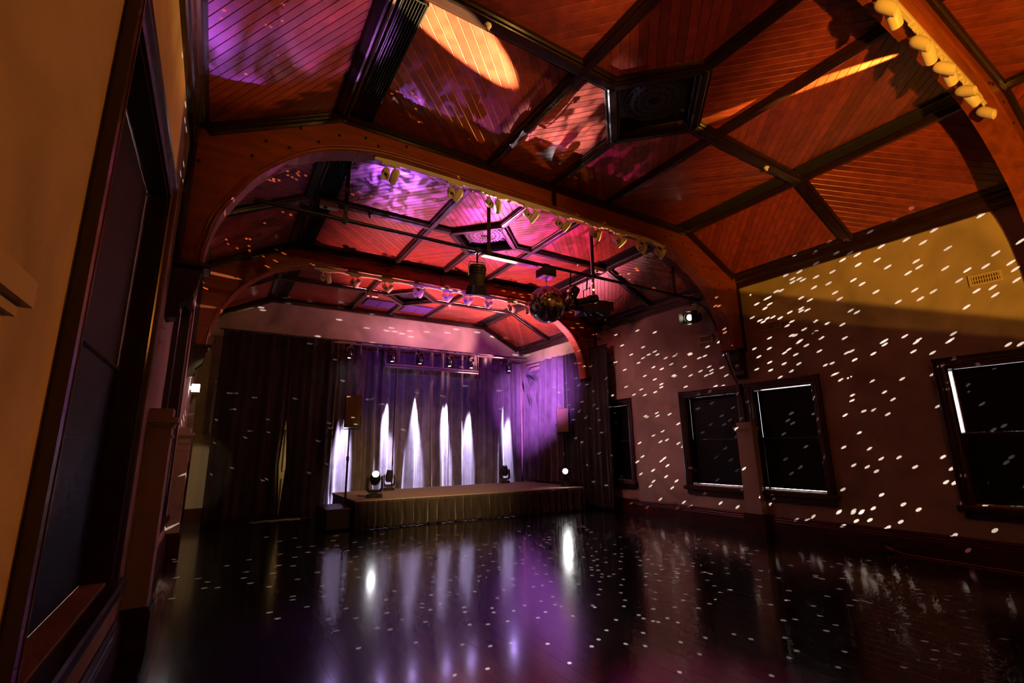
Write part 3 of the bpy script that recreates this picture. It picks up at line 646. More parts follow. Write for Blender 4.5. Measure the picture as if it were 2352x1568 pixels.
# cable bundle from the pipe end down the right brace and between the windows
cb = MB()
pts = [(8.02, PY, 4.33), (8.0, 5.6, 4.1), (7.98, 5.4, 3.7), (7.96, 5.3, 3.35), (8.0, 5.28, 3.05), (8.1, 5.26, 2.75), (8.14, 5.2, 2.55), (8.13, 5.15, 2.2), (8.13, 5.14, 1.88)]
cb.tube(pts, .014, 6); cb.tube([Vector(p)+Vector((0, .02, .01)) for p in pts[:6]], .009, 6); cb.tube([Vector(p)+Vector((-.03, -.02*(i % 2), .03)) for i, p in enumerate(pts[:5])], .007, 6)
q = Vector((7.95, 5.27, 3.18)); cb.tube([q+Vector((0, .05*math.cos(a), .07*math.sin(a)-.03)) for a in [2*math.pi*j/12 for j in range(13)]], .006, 5)
tag(cb.build('cable_bundle', 'black', org=(8.02, 5.5, 3.3), smooth=True), 'loose black cable bundle drooping from the pipe end beside the right brace', 'cable')

# ------------------------------------------------------------------ stage
SA, SB, SC_, SD = (2.4, 9.6), (7.62, 9.15), (7.66, 11.6), (2.4, 11.72); SZ = .53
st = thing('stage', (5.0, 10.5, 0), 'low black carpeted stage platform with a pale edge strip', 'stage')
P = [SA, SB, SC_, SD]
MB().loft([[(p[0], p[1], SZ-.05) for p in P], [(p[0], p[1], SZ) for p in P]]).build('deck', 'carpet', st)
for k in range(4):
    a, b = Vector((*P[k], 0)), Vector((*P[(k+1) % 4], 0)); d = (b-a).normalized(); n = Vector((d.y, -d.x, 0))
    MB().loft([[q+n*e+Vector((0, 0, z)) for e, z in ((-.022, SZ+.001), (.008, SZ+.001), (.008, SZ-.018), (-.022, SZ-.018))] for q in (a-d*.006, b+d*.006)]).build('edge_strip', 'trim', st)
for k in (3, 1):
    a, b = P[k], P[(k+1) % 4]; off = .012 if k == 3 else -.012
    MB().loft([[(a[0]+off, a[1], 0), (a[0]+off, a[1], SZ-.05), (a[0]+off*4, a[1], SZ-.05), (a[0]+off*4, a[1], 0)], [(b[0]+off, b[1], 0), (b[0]+off, b[1], SZ-.05), (b[0]+off*4, b[1], SZ-.05), (b[0]+off*4, b[1], 0)]]).build('side_panel', 'black', st)
for a in (0, .33, .66, 1):
    for b in (.1, .95):
        x = SA[0]+.15+(SB[0]-SA[0]-.3)*a; y = SA[1]+(SB[1]-SA[1])*a; y += (SD[1]-y)*b; MB().tube([(x, y, 0), (x, y, SZ-.05)], .025, 8).build('leg', 'steel', st)
def fold(u, seed, fr):
    return math.sin(u*fr+1.7*math.sin(u*fr*.31+seed)+seed)+.5*math.sin(u*fr*2.3+seed*2.1+1.2*math.sin(u*1.7*fr*.2))+.08*math.sin(u*fr*5.1+seed)
def pleat(u, seed, fr):
    q = u*fr+1.1*math.sin(u*fr*.23+seed); return 1.3*abs(math.sin(q*.5))**.6-.7+.25*math.sin(q*1.7+seed)
def drape(name, p0, p1, z0, z1, fr, amp0, amp1, seed, m, label, cat, nrm=None, nx=180, nz=30, pool=0, edge=None, hem=.0, shape=None):
    a, b = Vector((*p0, 0)), Vector((*p1, 0)); L = (b-a).length; d = (b-a)/L; n = Vector((d.y, -d.x, 0)) if nrm is None else Vector(nrm)
    o = MB(); V = []
    for k in range(nz+1):
        t = k/nz; z = z1+(z0-z1)*t
        for j in range(nx+1):
            u = L*j/nx; am = amp0+(amp1-amp0)*t**1.4
            uu = u+.05*t*noise.noise(Vector((u*1.3, t*2, seed)))*1.2
            if edge: uu = u
            f = (shape or fold)(uu, seed, fr)*am+pool*max(0, (t-.9)/.1)**2*(.6+.4*math.sin(u*9+seed))
            zz = z+hem*math.sin(u*7+seed)*t*t*.5
            q = a+d*u+n*f; x_off = edge(t, j/nx) if edge else 0
            q = q+d*x_off; V.append((q.x, q.y, zz))
    o.v = [Vector(v) for v in V]; w_ = nx+1
    o.f = [(k*w_+j, k*w_+j+1, (k+1)*w_+j+1, (k+1)*w_+j) for k in range(nz) for j in range(nx)]
    ob = o.build(name, m, org=((a+b)/2+Vector((0, 0, z0))), smooth=False, rec=False)
    me = ob.data; me.polygons.foreach_set('use_smooth', [True]*len(me.polygons))
    sd = ob.modifiers.new('thickness', 'SOLIDIFY'); sd.thickness = .006
    return tag(ob, label, cat)
# pleated skirt on the stage front
drape('stage_skirt', (SA[0], SA[1]-.01), (SB[0], SB[1]-.01), .004, SZ-.02, 34, .04, .1, 2.2, 'valance', 'pleated dark cloth skirt along the stage front', 'skirt', nx=620, nz=10, shape=pleat)
# back curtains (a slit is left in front of the door)
CY = 11.98
g = lambda s: (lambda t, u: (s*.075*max(0, 1-abs(t-.72)/.28)*(u if s < 0 else 1-u)**6))
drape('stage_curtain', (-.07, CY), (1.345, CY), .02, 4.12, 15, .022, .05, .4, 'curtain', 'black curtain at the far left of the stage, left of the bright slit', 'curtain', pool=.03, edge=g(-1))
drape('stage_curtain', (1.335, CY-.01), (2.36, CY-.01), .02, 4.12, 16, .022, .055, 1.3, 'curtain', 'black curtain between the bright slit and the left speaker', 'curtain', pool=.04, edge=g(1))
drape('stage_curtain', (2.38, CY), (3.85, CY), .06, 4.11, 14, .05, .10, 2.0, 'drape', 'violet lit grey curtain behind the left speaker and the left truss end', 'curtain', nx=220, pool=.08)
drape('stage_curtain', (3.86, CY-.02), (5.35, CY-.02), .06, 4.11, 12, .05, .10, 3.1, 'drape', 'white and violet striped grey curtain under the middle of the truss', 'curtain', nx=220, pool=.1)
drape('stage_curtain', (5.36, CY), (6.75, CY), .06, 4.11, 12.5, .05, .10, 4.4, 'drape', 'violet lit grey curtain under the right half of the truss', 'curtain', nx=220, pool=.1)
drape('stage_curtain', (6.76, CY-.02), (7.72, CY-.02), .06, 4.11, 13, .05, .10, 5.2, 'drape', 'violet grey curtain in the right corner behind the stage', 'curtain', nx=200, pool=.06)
# swagged drape and black curtain on the right side
def swag():
    o = MB(); nx, nz = 110, 70; y0, y1 = 11.93, 10.1; V = []
    for k in range(nz+1):
        t = k/nz
        for j in range(nx+1):
            u = j/nx; zt = 3.93-.02*u; zb = .56
            sag = math.exp(-((u-.22)/.2)**2)
            z = zt+(zb-zt)*t - .22*sag*math.exp(-(t/.10)**2)*1.0*(1 if t > 0 else 1)
            cat = .15*math.sin(24*t**.8-9*abs(u-.2)*1.5)*sag*max(0, 1-t*2.0)
            f = fold(u*1.9, 1.1, 15)*(.07+.08*t)*(1-.6*sag*max(0, 1-2*t))
            V.append((7.86-f-cat-.03*t, y0+(y1-y0)*u+.12*t*(u-.5), z))
    o.v = [Vector(v) for v in V]; w_ = nx+1
    o.f = [(k*w_+j, k*w_+j+1, (k+1)*w_+j+1, (k+1)*w_+j) for k in range(nz) for j in range(nx)]
    ob = o.build('swag_drape', 'drape', org=(7.92, 11, .56), rec=False); ob.data.polygons.foreach_set('use_smooth', [True]*len(ob.data.polygons))
    ob.modifiers.new('thickness', 'SOLIDIFY').thickness = .006
    tag(ob, 'bright violet swagged drape on the right side of the stage', 'drape')
swag()
drape('side_curtain', (7.9, 10.2), (7.97, 8.42), .03, 3.9, 19, .02, .05, .8, 'curtain', 'black side curtain reaching out along the right wall', 'curtain', nx=240, pool=.02)
cr = thing('curtain_rail', (3.9, CY, 4.14), 'black curtain rail across the end wall', 'rail')
MB().tube([(-.15, CY, 4.14), (7.98, CY, 4.14)], .016, 8).build('rail', 'black', cr)
MB().tube([(7.93, CY, 3.92), (7.96, 8.36, 3.92)], .016, 8).build('side_rail', 'black', cr)
for k in range(12): MB().tube([(.1+k*.69, CY, 4.14), (.1+k*.69, YB, 4.2)], .01, 6).build('rail_bracket', 'black', cr)
# door behind the slit
dr = thing('door_1', (1.35, YB, 0), 'cream panelled door seen through the curtain slit', kind='structure')
MB().box((.95, YB-.05, 0), (1.8, YB-.01, 2.07)).build('leaf', 'door', dr)
for x0_, z0_, z1_ in ((1.03, .2, .85), (1.42, .2, .85), (1.03, 1.0, 1.95), (1.42, 1.0, 1.95)):
    MB().bbox((x0_, YB-.062, z0_), (x0_+.3, YB-.045, z1_), .008).build('door_panel', 'door', dr)
MB().lathe([(0, .03), (.01, .03), (.03, .012), (.05, .026), (.065, .02), (.068, 0)], (1.3, YB-.05, .95), (0, -1, 0), 12).build('door_knob', 'steel', dr)
m = MB(); m.box((.85, YB-.06, 0), (.95, YB, 2.17)); m.box((1.8, YB-.06, 0), (1.9, YB, 2.17)); m.box((.85, YB-.06, 2.07), (1.9, YB, 2.17)); m.build('door_frame', 'door', dr)
ld = bpy.data.lights.new('lamp_behind_curtain', 'POINT'); ld.energy = 14; ld.color = (1, .7, .3); ld.shadow_soft_size = .05; lo = bpy.data.objects.new('lamp_behind_curtain', ld); COL.objects.link(lo); lo.location = (2.2, 12.35, 1.3)

# ------------------------------------------------------------------ lighting truss with moving heads
def head(loc, aim, label, hang=False, lit='lit', s=1., yoke_yaw=0):
    c = Vector(loc); t = thing('moving_head', loc, label, 'stage light')
    up = -1 if hang else 1
    ya = Vector((math.cos(yoke_yaw), math.sin(yoke_yaw), 0)); yb = Vector((-math.sin(yoke_yaw), math.cos(yoke_yaw), 0)); Z = Vector((0, 0, up))
    def P(x, y, z): return c+ya*x*s+yb*y*s+Z*z*s
    o = MB(); o.loft([[P(x*k, y*k, z) for x, y in ((-.12, -.09), (.12, -.09), (.15, -.05), (.15, .05), (.12, .09), (-.12, .09), (-.15, .05), (-.15, -.05))] for z, k in ((0, 1), (.02, 1.03), (.07, 1), (.085, .82))]); o.build('base', 'blackg', t)
    o = MB(); o.obox(P(0, -.092, .04), ya, yb, Z, (.05*s, .006*s, .018*s)); o.build('display', 'lens', t)
    o = MB(); o.loft([[P(x, y, z) for x, y in ((-.05, -.05), (.05, -.05), (.05, .05), (-.05, .05))] for z in (.08, .105)]); o.build('pan_bearing', 'steel', t)
    o = MB(); pr_ = [(-.155, .42), (-.165, .3), (-.165, .16), (-.12, .1), (.12, .1), (.165, .16), (.165, .3), (.155, .42), (.12, .43), (.122, .2), (.09, .155), (-.09, .155), (-.122, .2), (-.12, .43)]
    def quad(ids):
        o.loft([[P(pr_[i][0], y, pr_[i][1]) for i in ids] for y in (-.05, .05)])
    for ids in ((0, 1, 12, 13), (1, 2, 12), (2, 3, 11, 12), (3, 4, 10, 11), (4, 5, 9, 10), (5, 6, 9), (6, 7, 8, 9)): quad(ids)
    o.build('yoke', 'blackg', t)
    h = P(0, 0, .37); d = (Vector(aim)-h).normalized()
    prof = [(-.15, .04), (-.145, .07), (-.1, .095), (0, .105), (.1, .095), (.15, .085), (.17, .085), (.17, .074), (.155, .07), (.15, .001)]
    hb = MB().lathe([(a*s, r*s) for a, r in prof], h, d, 18).build('lamp_head', 'blackg', t, smooth=True)
    MB().lathe([(.148*s, .068*s), (.166*s, .055*s), (.172*s, .02*s), (.173*s, 0)], h, d, 16).build('lens', lit, hb, smooth=True)
    for q in (-1, 1): MB().lathe([(0, .03*s), (.02*s, .03*s), (.025*s, .02*s)], P(.1*q, 0, .37), ya*q, 10).build('tilt_pivot', 'steel', t)
    return t
TX, TY, TZ = (1.6, 7.55), 11.6, 4.0
tr = thing('lighting_truss', (4.8, TY, TZ), 'violet lit steel lighting bar with a lower drop bar over the stage', 'truss')
M['truss'] = mat('truss_metal', (.34, .32, .36), .3, metal=.7)
MB().tube([(2.2, TY, TZ), (7.5, TY, TZ)], .025, 8).build('top_bar', 'truss', tr, smooth=True)
for z in (3.55, 3.5): MB().tube([(3.42, TY-.05, z), (6.05, TY-.05, z)], .022, 8).build('drop_bar', 'truss', tr, smooth=True)
for x in (3.42, 6.05): MB().tube([(x, TY, TZ), (x, TY-.05, 3.48)], .018, 8).build('drop_post', 'black', tr, smooth=True)
for x in (2.9, 4.75, 6.6): MB().tube([(x, TY, TZ), (x, YB-.004, 4.22)], .01, 6).build('wall_arm', 'black', tr)
HX = [2.57, 3.63, 4.37, 5.21, 5.87, 7.1]; hw_ = ['far left', 'second from left', 'third from left', 'third from right', 'second from right', 'far right']
for k, x in enumerate(HX):
    head((x, TY+.02, TZ-.02), (x+.02, TY+.1, 0), 'lit moving head hanging %s on the lighting bar over the stage' % hw_[k], True, s=.62, yoke_yaw=rad(20))
    spot('lamp_truss_head', (x, TY+.06, TZ-.40), (x+.03, CY-.02, 1.5), 19000, (.64, .55, 1), 13, .8, .02)
    spot('fill_floor_streak', (x, TY-.06, TZ-.44), (1.0+.35*x, 6.5, 0), 7, (.5, .3, 1), 50, 1, .05)  # extra lamp added for violet streaks on the polished floor
# heads on the stage
head((2.86, 9.95, SZ), (1.9, 6.3, 3.6), 'black moving head on the near left corner of the stage', lit='lit', yoke_yaw=rad(-25))
head((3.62, 11.45, SZ), (3.9, 11.0, 5), 'moving head on the stage floor behind the near left one', lit='lens', yoke_yaw=rad(-20), s=.85)
head((6.85, 11.5, SZ), (6.2, 11.0, 5), 'moving head at the back right of the stage by the curtain', lit='lens', yoke_yaw=rad(-15), s=.85)
head((7.46, 9.6, SZ), (.0, .2, 1.55), 'dazzling moving head on the right front corner of the stage', lit='star', yoke_yaw=rad(-38), s=.95)

# ------------------------------------------------------------------ loudspeakers
def speaker(c, yaw, h, w_, d, label):
    t = thing('loudspeaker', c, label, 'speaker'); a = Vector((math.cos(yaw), math.sin(yaw), 0)); b = Vector((-math.sin(yaw), math.cos(yaw), 0)); c = Vector(c)
    P = [(-w_/2, -d/2), (w_/2, -d/2), (w_/2, d*.2), (w_*.32, d/2), (-w_*.32, d/2), (-w_/2, d*.2)]
    MB().loft([[c+a*x*k+b*y*k+Vector((0, 0, z)) for x, y in P] for z, k in ((0, .97), (.012, 1), (h-.012, 1), (h, .97))]).build('cabinet', 'black', t)
    MB().obox(c-b*(d/2+.006)+Vector((0, 0, h/2)), a, b, (0, 0, 1), (w_/2-.008, .008, h/2-.012)).build('grille', 'cloth', t)
    m = MB(); m.tube([c+a*(w_/2+.02)+Vector((0, 0, .2)), c+a*(w_/2+.02)+Vector((0, 0, -.04)), c-a*(w_/2+.02)+Vector((0, 0, -.04)), c-a*(w_/2+.02)+Vector((0, 0, .2))], .011, 6); m.build('bracket', 'black', t)
    for q in (-1, 1): MB().lathe([(0, .02), (.03, .02)], c+a*q*w_/2+Vector((0, 0, .2)), a*q, 10).build('bracket_knob', 'black', t)
    return t
def pole(x, y, z0, z1, label):
    t = thing('speaker_pole', (x, y, z0), label, 'pole')
    MB().tube([(x, y, z0), (x, y, z0+(z1-z0)*.62)], .02, 10).build('lower_tube', 'black', t, smooth=True)
    MB().tube([(x, y, z0+(z1-z0)*.6), (x, y, z1)], .014, 10).build('upper_tube', 'black', t, smooth=True)
    MB().tube([(x, y, z0+(z1-z0)*.58), (x, y, z0+(z1-z0)*.64)], .03, 10).build('collar', 'steel', t)
    MB().tube([(x, y, z0), (x, y, z0+.05)], .035, 10).build('foot_socket', 'black', t)
speaker((2.34, 10.0, 1.93), rad(-8), .64, .30, .32, 'black loudspeaker on the tall pole left of the stage'); pole(2.3, 10.0, .39, 1.89, 'tall thin black pole rising from the bass cabinet')
speaker((7.62, 9.85, 1.83), rad(-35), .62, .3, .3, 'black loudspeaker on the pole above the dazzling stage light'); pole(7.62, 9.85, SZ, 1.79, 'black speaker pole on the right end of the stage')
sb = thing('bass_cabinet', (2.12, 10.3, 0), 'low black bass cabinet beside the left end of the stage', 'speaker')
MB().bbox((1.9, 9.72, .02), (2.36, 10.75, .39), .015).build('cabinet', 'black', sb); MB().box((1.93, 9.712, .05), (2.33, 9.722, .36)).build('grille', 'blackg', sb)
for xx in (1.95, 2.31):
    for yy in (9.78, 10.7): MB().tube([(xx, yy, 0), (xx, yy, .025)], .02, 8).build('foot', 'black', sb)

# ------------------------------------------------------------------ wall vents, detectors, emergency lights, sign
def vent(y, z, label, w_=.32, h=.15):
    t = thing('wall_vent', (XR, y, z), label, 'vent'); x = XR
    m = MB(); b = .028
    for q in ((y-w_/2, y-w_/2+b, z-h/2, z+h/2), (y+w_/2-b, y+w_/2, z-h/2, z+h/2), (y-w_/2+b, y+w_/2-b, z-h/2, z-h/2+b), (y-w_/2+b, y+w_/2-b, z+h/2-b, z+h/2)): m.box((x-.03, q[0], q[2]), (x, q[1], q[3]))
    m.build('frame', 'vent', t); MB().box((x-.006, y-w_/2+b, z-h/2+b), (x-.001, y+w_/2-b, z+h/2-b)).build('recess', 'black', t)
    for k in range(11):
        yy = y-w_/2+b+.012+(w_-2*b-.024)*k/10; MB().box((x-.024, yy-.006, z-h/2+b), (x-.008, yy+.006, z+h/2-b)).build('louvre', 'vent', t)
    MB().box((x-.026, y-w_/2+b, z-.006), (x-.02, y+w_/2-b, z+.006)).build('cross_bar', 'vent', t)
vent(1.67, 3.51, 'cream slatted wall vent in the amber light at upper right')
vent(4.45, 3.52, 'dim slatted wall vent on the right wall just near side of the brace'); vent(5.8, 3.55, 'dim slatted wall vent on the right wall beyond the brace'); vent(8.55, 3.48, 'cream slatted wall vent beside the black side curtain')
def detector(x, y, label, z=ZC-.07):
    t = thing('smoke_detector', (x, y, z), label, 'detector'); MB().lathe([(0, .034), (.012, .034), (.02, .026), (.03, .016), (.05, .017), (.058, .012), (.059, 0)], (x, y, z), (0, 0, -1), 16).build('body', 'white', t, smooth=True)
    MB().lathe([(0, .012), (.006, .01), (.008, 0)], (x, y, z-.058), (0, 0, -1), 8).build('sensor_tip', 'steel', t)
detector(1.7, 3.07, 'white smoke detector on the cross rib in the glare at upper left'); detector(6.05, 3.07, 'white smoke detector on the cross rib at upper right')
detector(1.76, 7.12, 'white smoke detector on the cross rib left above the pipe'); detector(6.08, 7.12, 'white smoke detector on the cross rib above the projector'); detector(4.93, 11.05, 'white smoke detector on the cross rib over the stage')
def emlight(x, y, label, yaw=0, w_=.26):
    t = thing('emergency_light', (x, y, ZC-.12), label, 'light')
    MB().bbox((x-w_/2, y-.05, ZC-.16), (x+w_/2, y+.05, ZC-.068), .006).build('housing', 'white', t); MB().lathe([(0, .03), (.01, .03), (.018, .02), (.02, 0)], (x-.05, y-.02, ZC-.16), (0, 0, -1), 12).build('lamp', 'lens', t)
emlight(1.12, 7.06, 'small white emergency light box on the cross rib at left'); emlight(6.56, 7.06, 'small white emergency light box on the cross rib above the projector'); emlight(2.9, 11.05, 'small white emergency light box on the cross rib over the stage')
# pale ceiling panels over the stage
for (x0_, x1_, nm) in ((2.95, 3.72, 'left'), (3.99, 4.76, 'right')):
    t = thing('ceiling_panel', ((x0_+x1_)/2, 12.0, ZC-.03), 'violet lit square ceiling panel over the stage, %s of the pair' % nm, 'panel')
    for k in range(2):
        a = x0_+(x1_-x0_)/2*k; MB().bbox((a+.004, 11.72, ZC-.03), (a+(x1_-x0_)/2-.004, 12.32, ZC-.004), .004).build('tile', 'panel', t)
# lit sign and timber bits on the left wall by the stage
sg = thing('lit_sign', (XL+.1, 10.5, 2.64), 'glowing white sign box jutting from the left wall near the stage', 'sign')
MB().bbox((XL+.02, 10.46, 2.56), (XL+.16, 10.5, 2.71), .005).build('housing', 'white', sg); MB().box((XL+.03, 10.45, 2.685), (XL+.15, 10.46, 2.71)).build('lit_face', 'sign', sg)
MB().box((XL+.035, 10.45, 2.57), (XL+.06, 10.46, 2.68)).build('lit_face', 'sign', sg); MB().box((XL+.115, 10.45, 2.59), (XL+.14, 10.46, 2.68)).build('lit_face', 'sign', sg); MB().box((XL, 10.465, 2.6), (XL+.03, 10.495, 2.67)).build('arm', 'white', sg)
lp = bpy.data.lights.new('lamp_sign', 'POINT'); lp.energy = 1.2; lp.color = (.9, .96, 1); lp.shadow_soft_size = .04; lo = bpy.data.objects.new('lamp_sign', lp); COL.objects.link(lo); lo.location = (XL+.1, 10.38, 2.63)
ps = thing('timber_post', (XL+.1, 10.4, 1.3), 'short slanted red timber post standing by the far left pilaster', 'post')
MB().loft([[(XL+.02, 10.35, 1.86), (XL+.14, 10.35, 1.86), (XL+.14, 10.45, 1.86), (XL+.02, 10.45, 1.86)], [(XL+.04, 10.35, 2.42), (XL+.12, 10.35, 2.42), (XL+.12, 10.45, 2.42), (XL+.04, 10.45, 2.42)], [(XL+.04, 10.35, 2.53), (XL+.07, 10.35, 2.53), (XL+.07, 10.45, 2.53), (XL+.04, 10.45, 2.53)]]).build('post', 'skirt', ps)
MB().box((XL, 10.33, .3), (XL+.16, 10.47, 1.86)).build('pedestal', 'frame', ps)
al = thing('wall_button', (-.12, YB, 3.05), 'small round button on the end wall left of the curtain', 'button')
MB().lathe([(0, .04), (.02, .04), (.03, .03), (.032, 0)], (-.12, YB, 3.05), (0, -1, 0), 14).build('body', 'white', al, smooth=True); MB().tube([(-.12, YB-.01, 3.0), (-.12, YB-.01, 1.9)], .006, 6).build('conduit', 'cream', al)
# cord on the floor at right
co = thing('extension_lead', (8.0, 2.6, 0), 'thin orange cord on the dark floor along the right wall', 'cord')
MB().tube([(8.12, 3.3, .09), (8.08, 3.22, .05), (8.04, 3.05, .015), (8.03, 2.9, .012), (8.02, 2.64, .012), (8.0, 2.35, .012), (7.99, 2.05, .012), (7.96, 1.7, .012)], .008, 6).build('lead', 'cord', co, smooth=True)
MB().bbox((8.1, 3.26, .06), (8.15, 3.34, .13), .008).build('plug', 'black', co); MB().lathe([(-.03, .001), (-.028, .02), (.02, .024), (.03, .015), (.031, 0)], (8.07, 3.2, .045), (0, 1, .3), 10).build('connector', 'cord', co, smooth=True)

# ------------------------------------------------------------------ beams thrown by the mirror ball's facets (one narrow beam per spot of light)
def nums(s): 
    v = [float(q) for q in s.split()]; return list(zip(v[::2], v[1::2]))
WALL_R = nums('1429 793 1477 797 1450 814 1504 807 1490 814 1477 822 1467 833 1510 814 1540 800 1556 798 1558 810 1549 817 1529 822 1578 800 1584 812 1586 814 1625 796 1619 817 1606 822 1663 794 1672 802 1664 814 1542 836 1501 843 1520 847 1573 842 1481 863 1547 862 1550 864 1586 862 1609 852 1629 842 1634 850 1634 857 1622 862 1658 844 1668 862 1435 849 1398 876 1414 832 1504 871 1519 882 1519 889 1505 900 1481 907 1473 894 1456 906 1438 888 1406 908 1575 888 1643 887 1660 886 1482 955 1486 958 1509 948 1510 955 1538 951 1558 973 1522 990 1501 1000 1532 1010 1517 1014 1469 1017 1558 1018 1569 1025 1476 1048 1464 1060 1526 1052 1519 1058 1533 1069 1500 1080 1472 1088 1530 1094 1501 1105 1494 1116 1544 1120 1554 1104 1517 1146 1571 1153 1622 1136 1655 1155 1694 1164 1715 1132 1727 1091 1712 998 1596 933 1594 932 1626 920 1673 930 1648 948 1666 958 1653 968 1623 968 1605 986 1612 1002 1680 995 1656 1021 1636 1041 1668 1047 1682 1070 1638 1092 1409 944 1411 966 1426 1004 1415 1061 1424 1087 1607 906 1634 900 1588 1075 1720 925 1696 906 1707 963 1451 1158 1488 1168 1558 1169 1586 1163 1732 801 1743 819 1738 848 1710 846 1652 785 1325 840 1337 845 1348 852 1362 847 1337 816 1326 876 1352 892 1332 893 1302 888 1308 904 1274 902 1285 914 1367 908 1341 933 1369 941 1378 949 1334 955 1350 970 1382 977 1361 996 1387 1006 1326 1020 1340 1032 1382 1057 1354 1083 1368 1123 1398 1130 1308 942 1318 952 1320 977 1834 786 1852 793 1812 802 1802 810 1767 800 1828 814 1882 806 1956 806 1945 810 2006 812 2098 807 2142 810 2104 786 2032 791 2028 785 1963 826 1911 834 1896 838 1835 835 1801 835 1768 832 1770 850 1818 852 1792 866 1921 858 1915 860 1951 866 1931 872 2003 875 2072 870 2143 859 2032 900 1958 907 1957 920 2051 917 2154 933 2006 941 1984 944 2039 951 1941 953 1973 994 1938 1027 1997 1030 2024 1053 2065 1050 2166 1049 1961 1068 1992 1072 2013 1082 2102 1072 2173 1107 2192 1109 1936 1124 2025 1136 2075 1158 2110 1170 2006 1167 1961 1172 1980 1174 1928 1174 1783 1148 1768 1158 2316 791 2344 790 2179 784 2186 1076 1852 942 1802 942 1794 958 1805 964 1785 988 1834 1016 1789 1044 1822 1062 1802 1076 2266 967 2243 976 2282 1036 2271 1048 2313 1099 1862 899 1872 915 2202 826 2172 841 2249 838 2187 878 2186 894 2226 1096 2219 919 1882 965 1900 1052 1888 1064 1876 990 1883 994 2300 1147 2219 1164 2264 1159 2254 494 2146 528 2082 550 2120 557 2177 570 2024 566 1969 585 1935 597 2014 597 1971 608 2104 600 2111 613 2086 627 2039 613 1912 624 1874 636 1960 643 2171 616 2222 620 2287 582 2322 603 2264 611 2332 618 2203 644 2335 643 1903 651 1980 652 2012 670 2101 666 2144 669 2114 686 2243 668 2280 660 2286 677 1918 672 1929 686 2063 693 1840 684 1860 689 1870 660 1805 632 1836 624 1820 640 1820 648 1836 640 1844 643 1794 667 1783 669 1768 698 1766 683 1840 708 1840 714 1854 712 1814 717 1775 728 1792 730 1872 738 1899 743 1935 745 1954 713 1968 717 2220 705 1819 738 1808 748 1847 756 1872 762 1826 770 1818 770 1768 776 1887 776 1940 776 2078 772 2190 766 2110 780 2185 780 2033 782 1838 782 2344 554 1926 551 1969 546 2018 528 1842 581 1884 577 1930 580 1959 580 1880 604 2084 498 2150 463 1592 711 1610 712 1610 714 1654 720 1530 722 1566 726 1567 735 1554 740 1505 740 1500 746 1536 744 1524 754 1458 747 1450 753 1469 750 1464 759 1434 748 1414 769 1367 768 1504 763 1581 756 1620 761 1624 766 1637 737 1644 741 1545 776 1530 781 1584 778 1655 782 1720 679 1760 686 1738 698 1714 703 1705 703 1757 708 1728 729 1762 731 1745 736 1753 739 1713 762 1713 771 1607 656 1594 670 1607 681 1608 688 1574 699 1554 700 1546 692 1520 692 1464 708 1868 1186 1967 1196 1998 1194 2069 1198 1940 1210 2040 1211 2193 1229 2285 1218 1832 1195 1856 1195 2235 1270 1926 1177 1960 1177 1978 1177')
WALL_B = nums('654 682 660 696 710 692 779 706 779 734 854 720 899 722 913 718 984 726 842 753 899 753 888 759 906 761 942 760 924 766 944 773 980 762 1028 764 1048 756 1044 744 1051 736 1096 763 1133 773 1161 777 730 772 604 712 600 706 856 787 1133 773 1161 777 1184 815 1209 819 467 919 478 921 474 961 429 988 425 1045 416 1124 467 1108 531 930 560 985 601 1006 520 1013 565 1017 575 1015 505 1030 633 932 668 796 734 835 755 886 717 992 722 1004 690 1036 586 1089 594 1113 560 1133 546 1138 665 1117 710 1093 728 1083 725 1101 818 932 850 945 905 1006 936 917 1000 925 1048 853 1056 897 1140 910 1145 955')
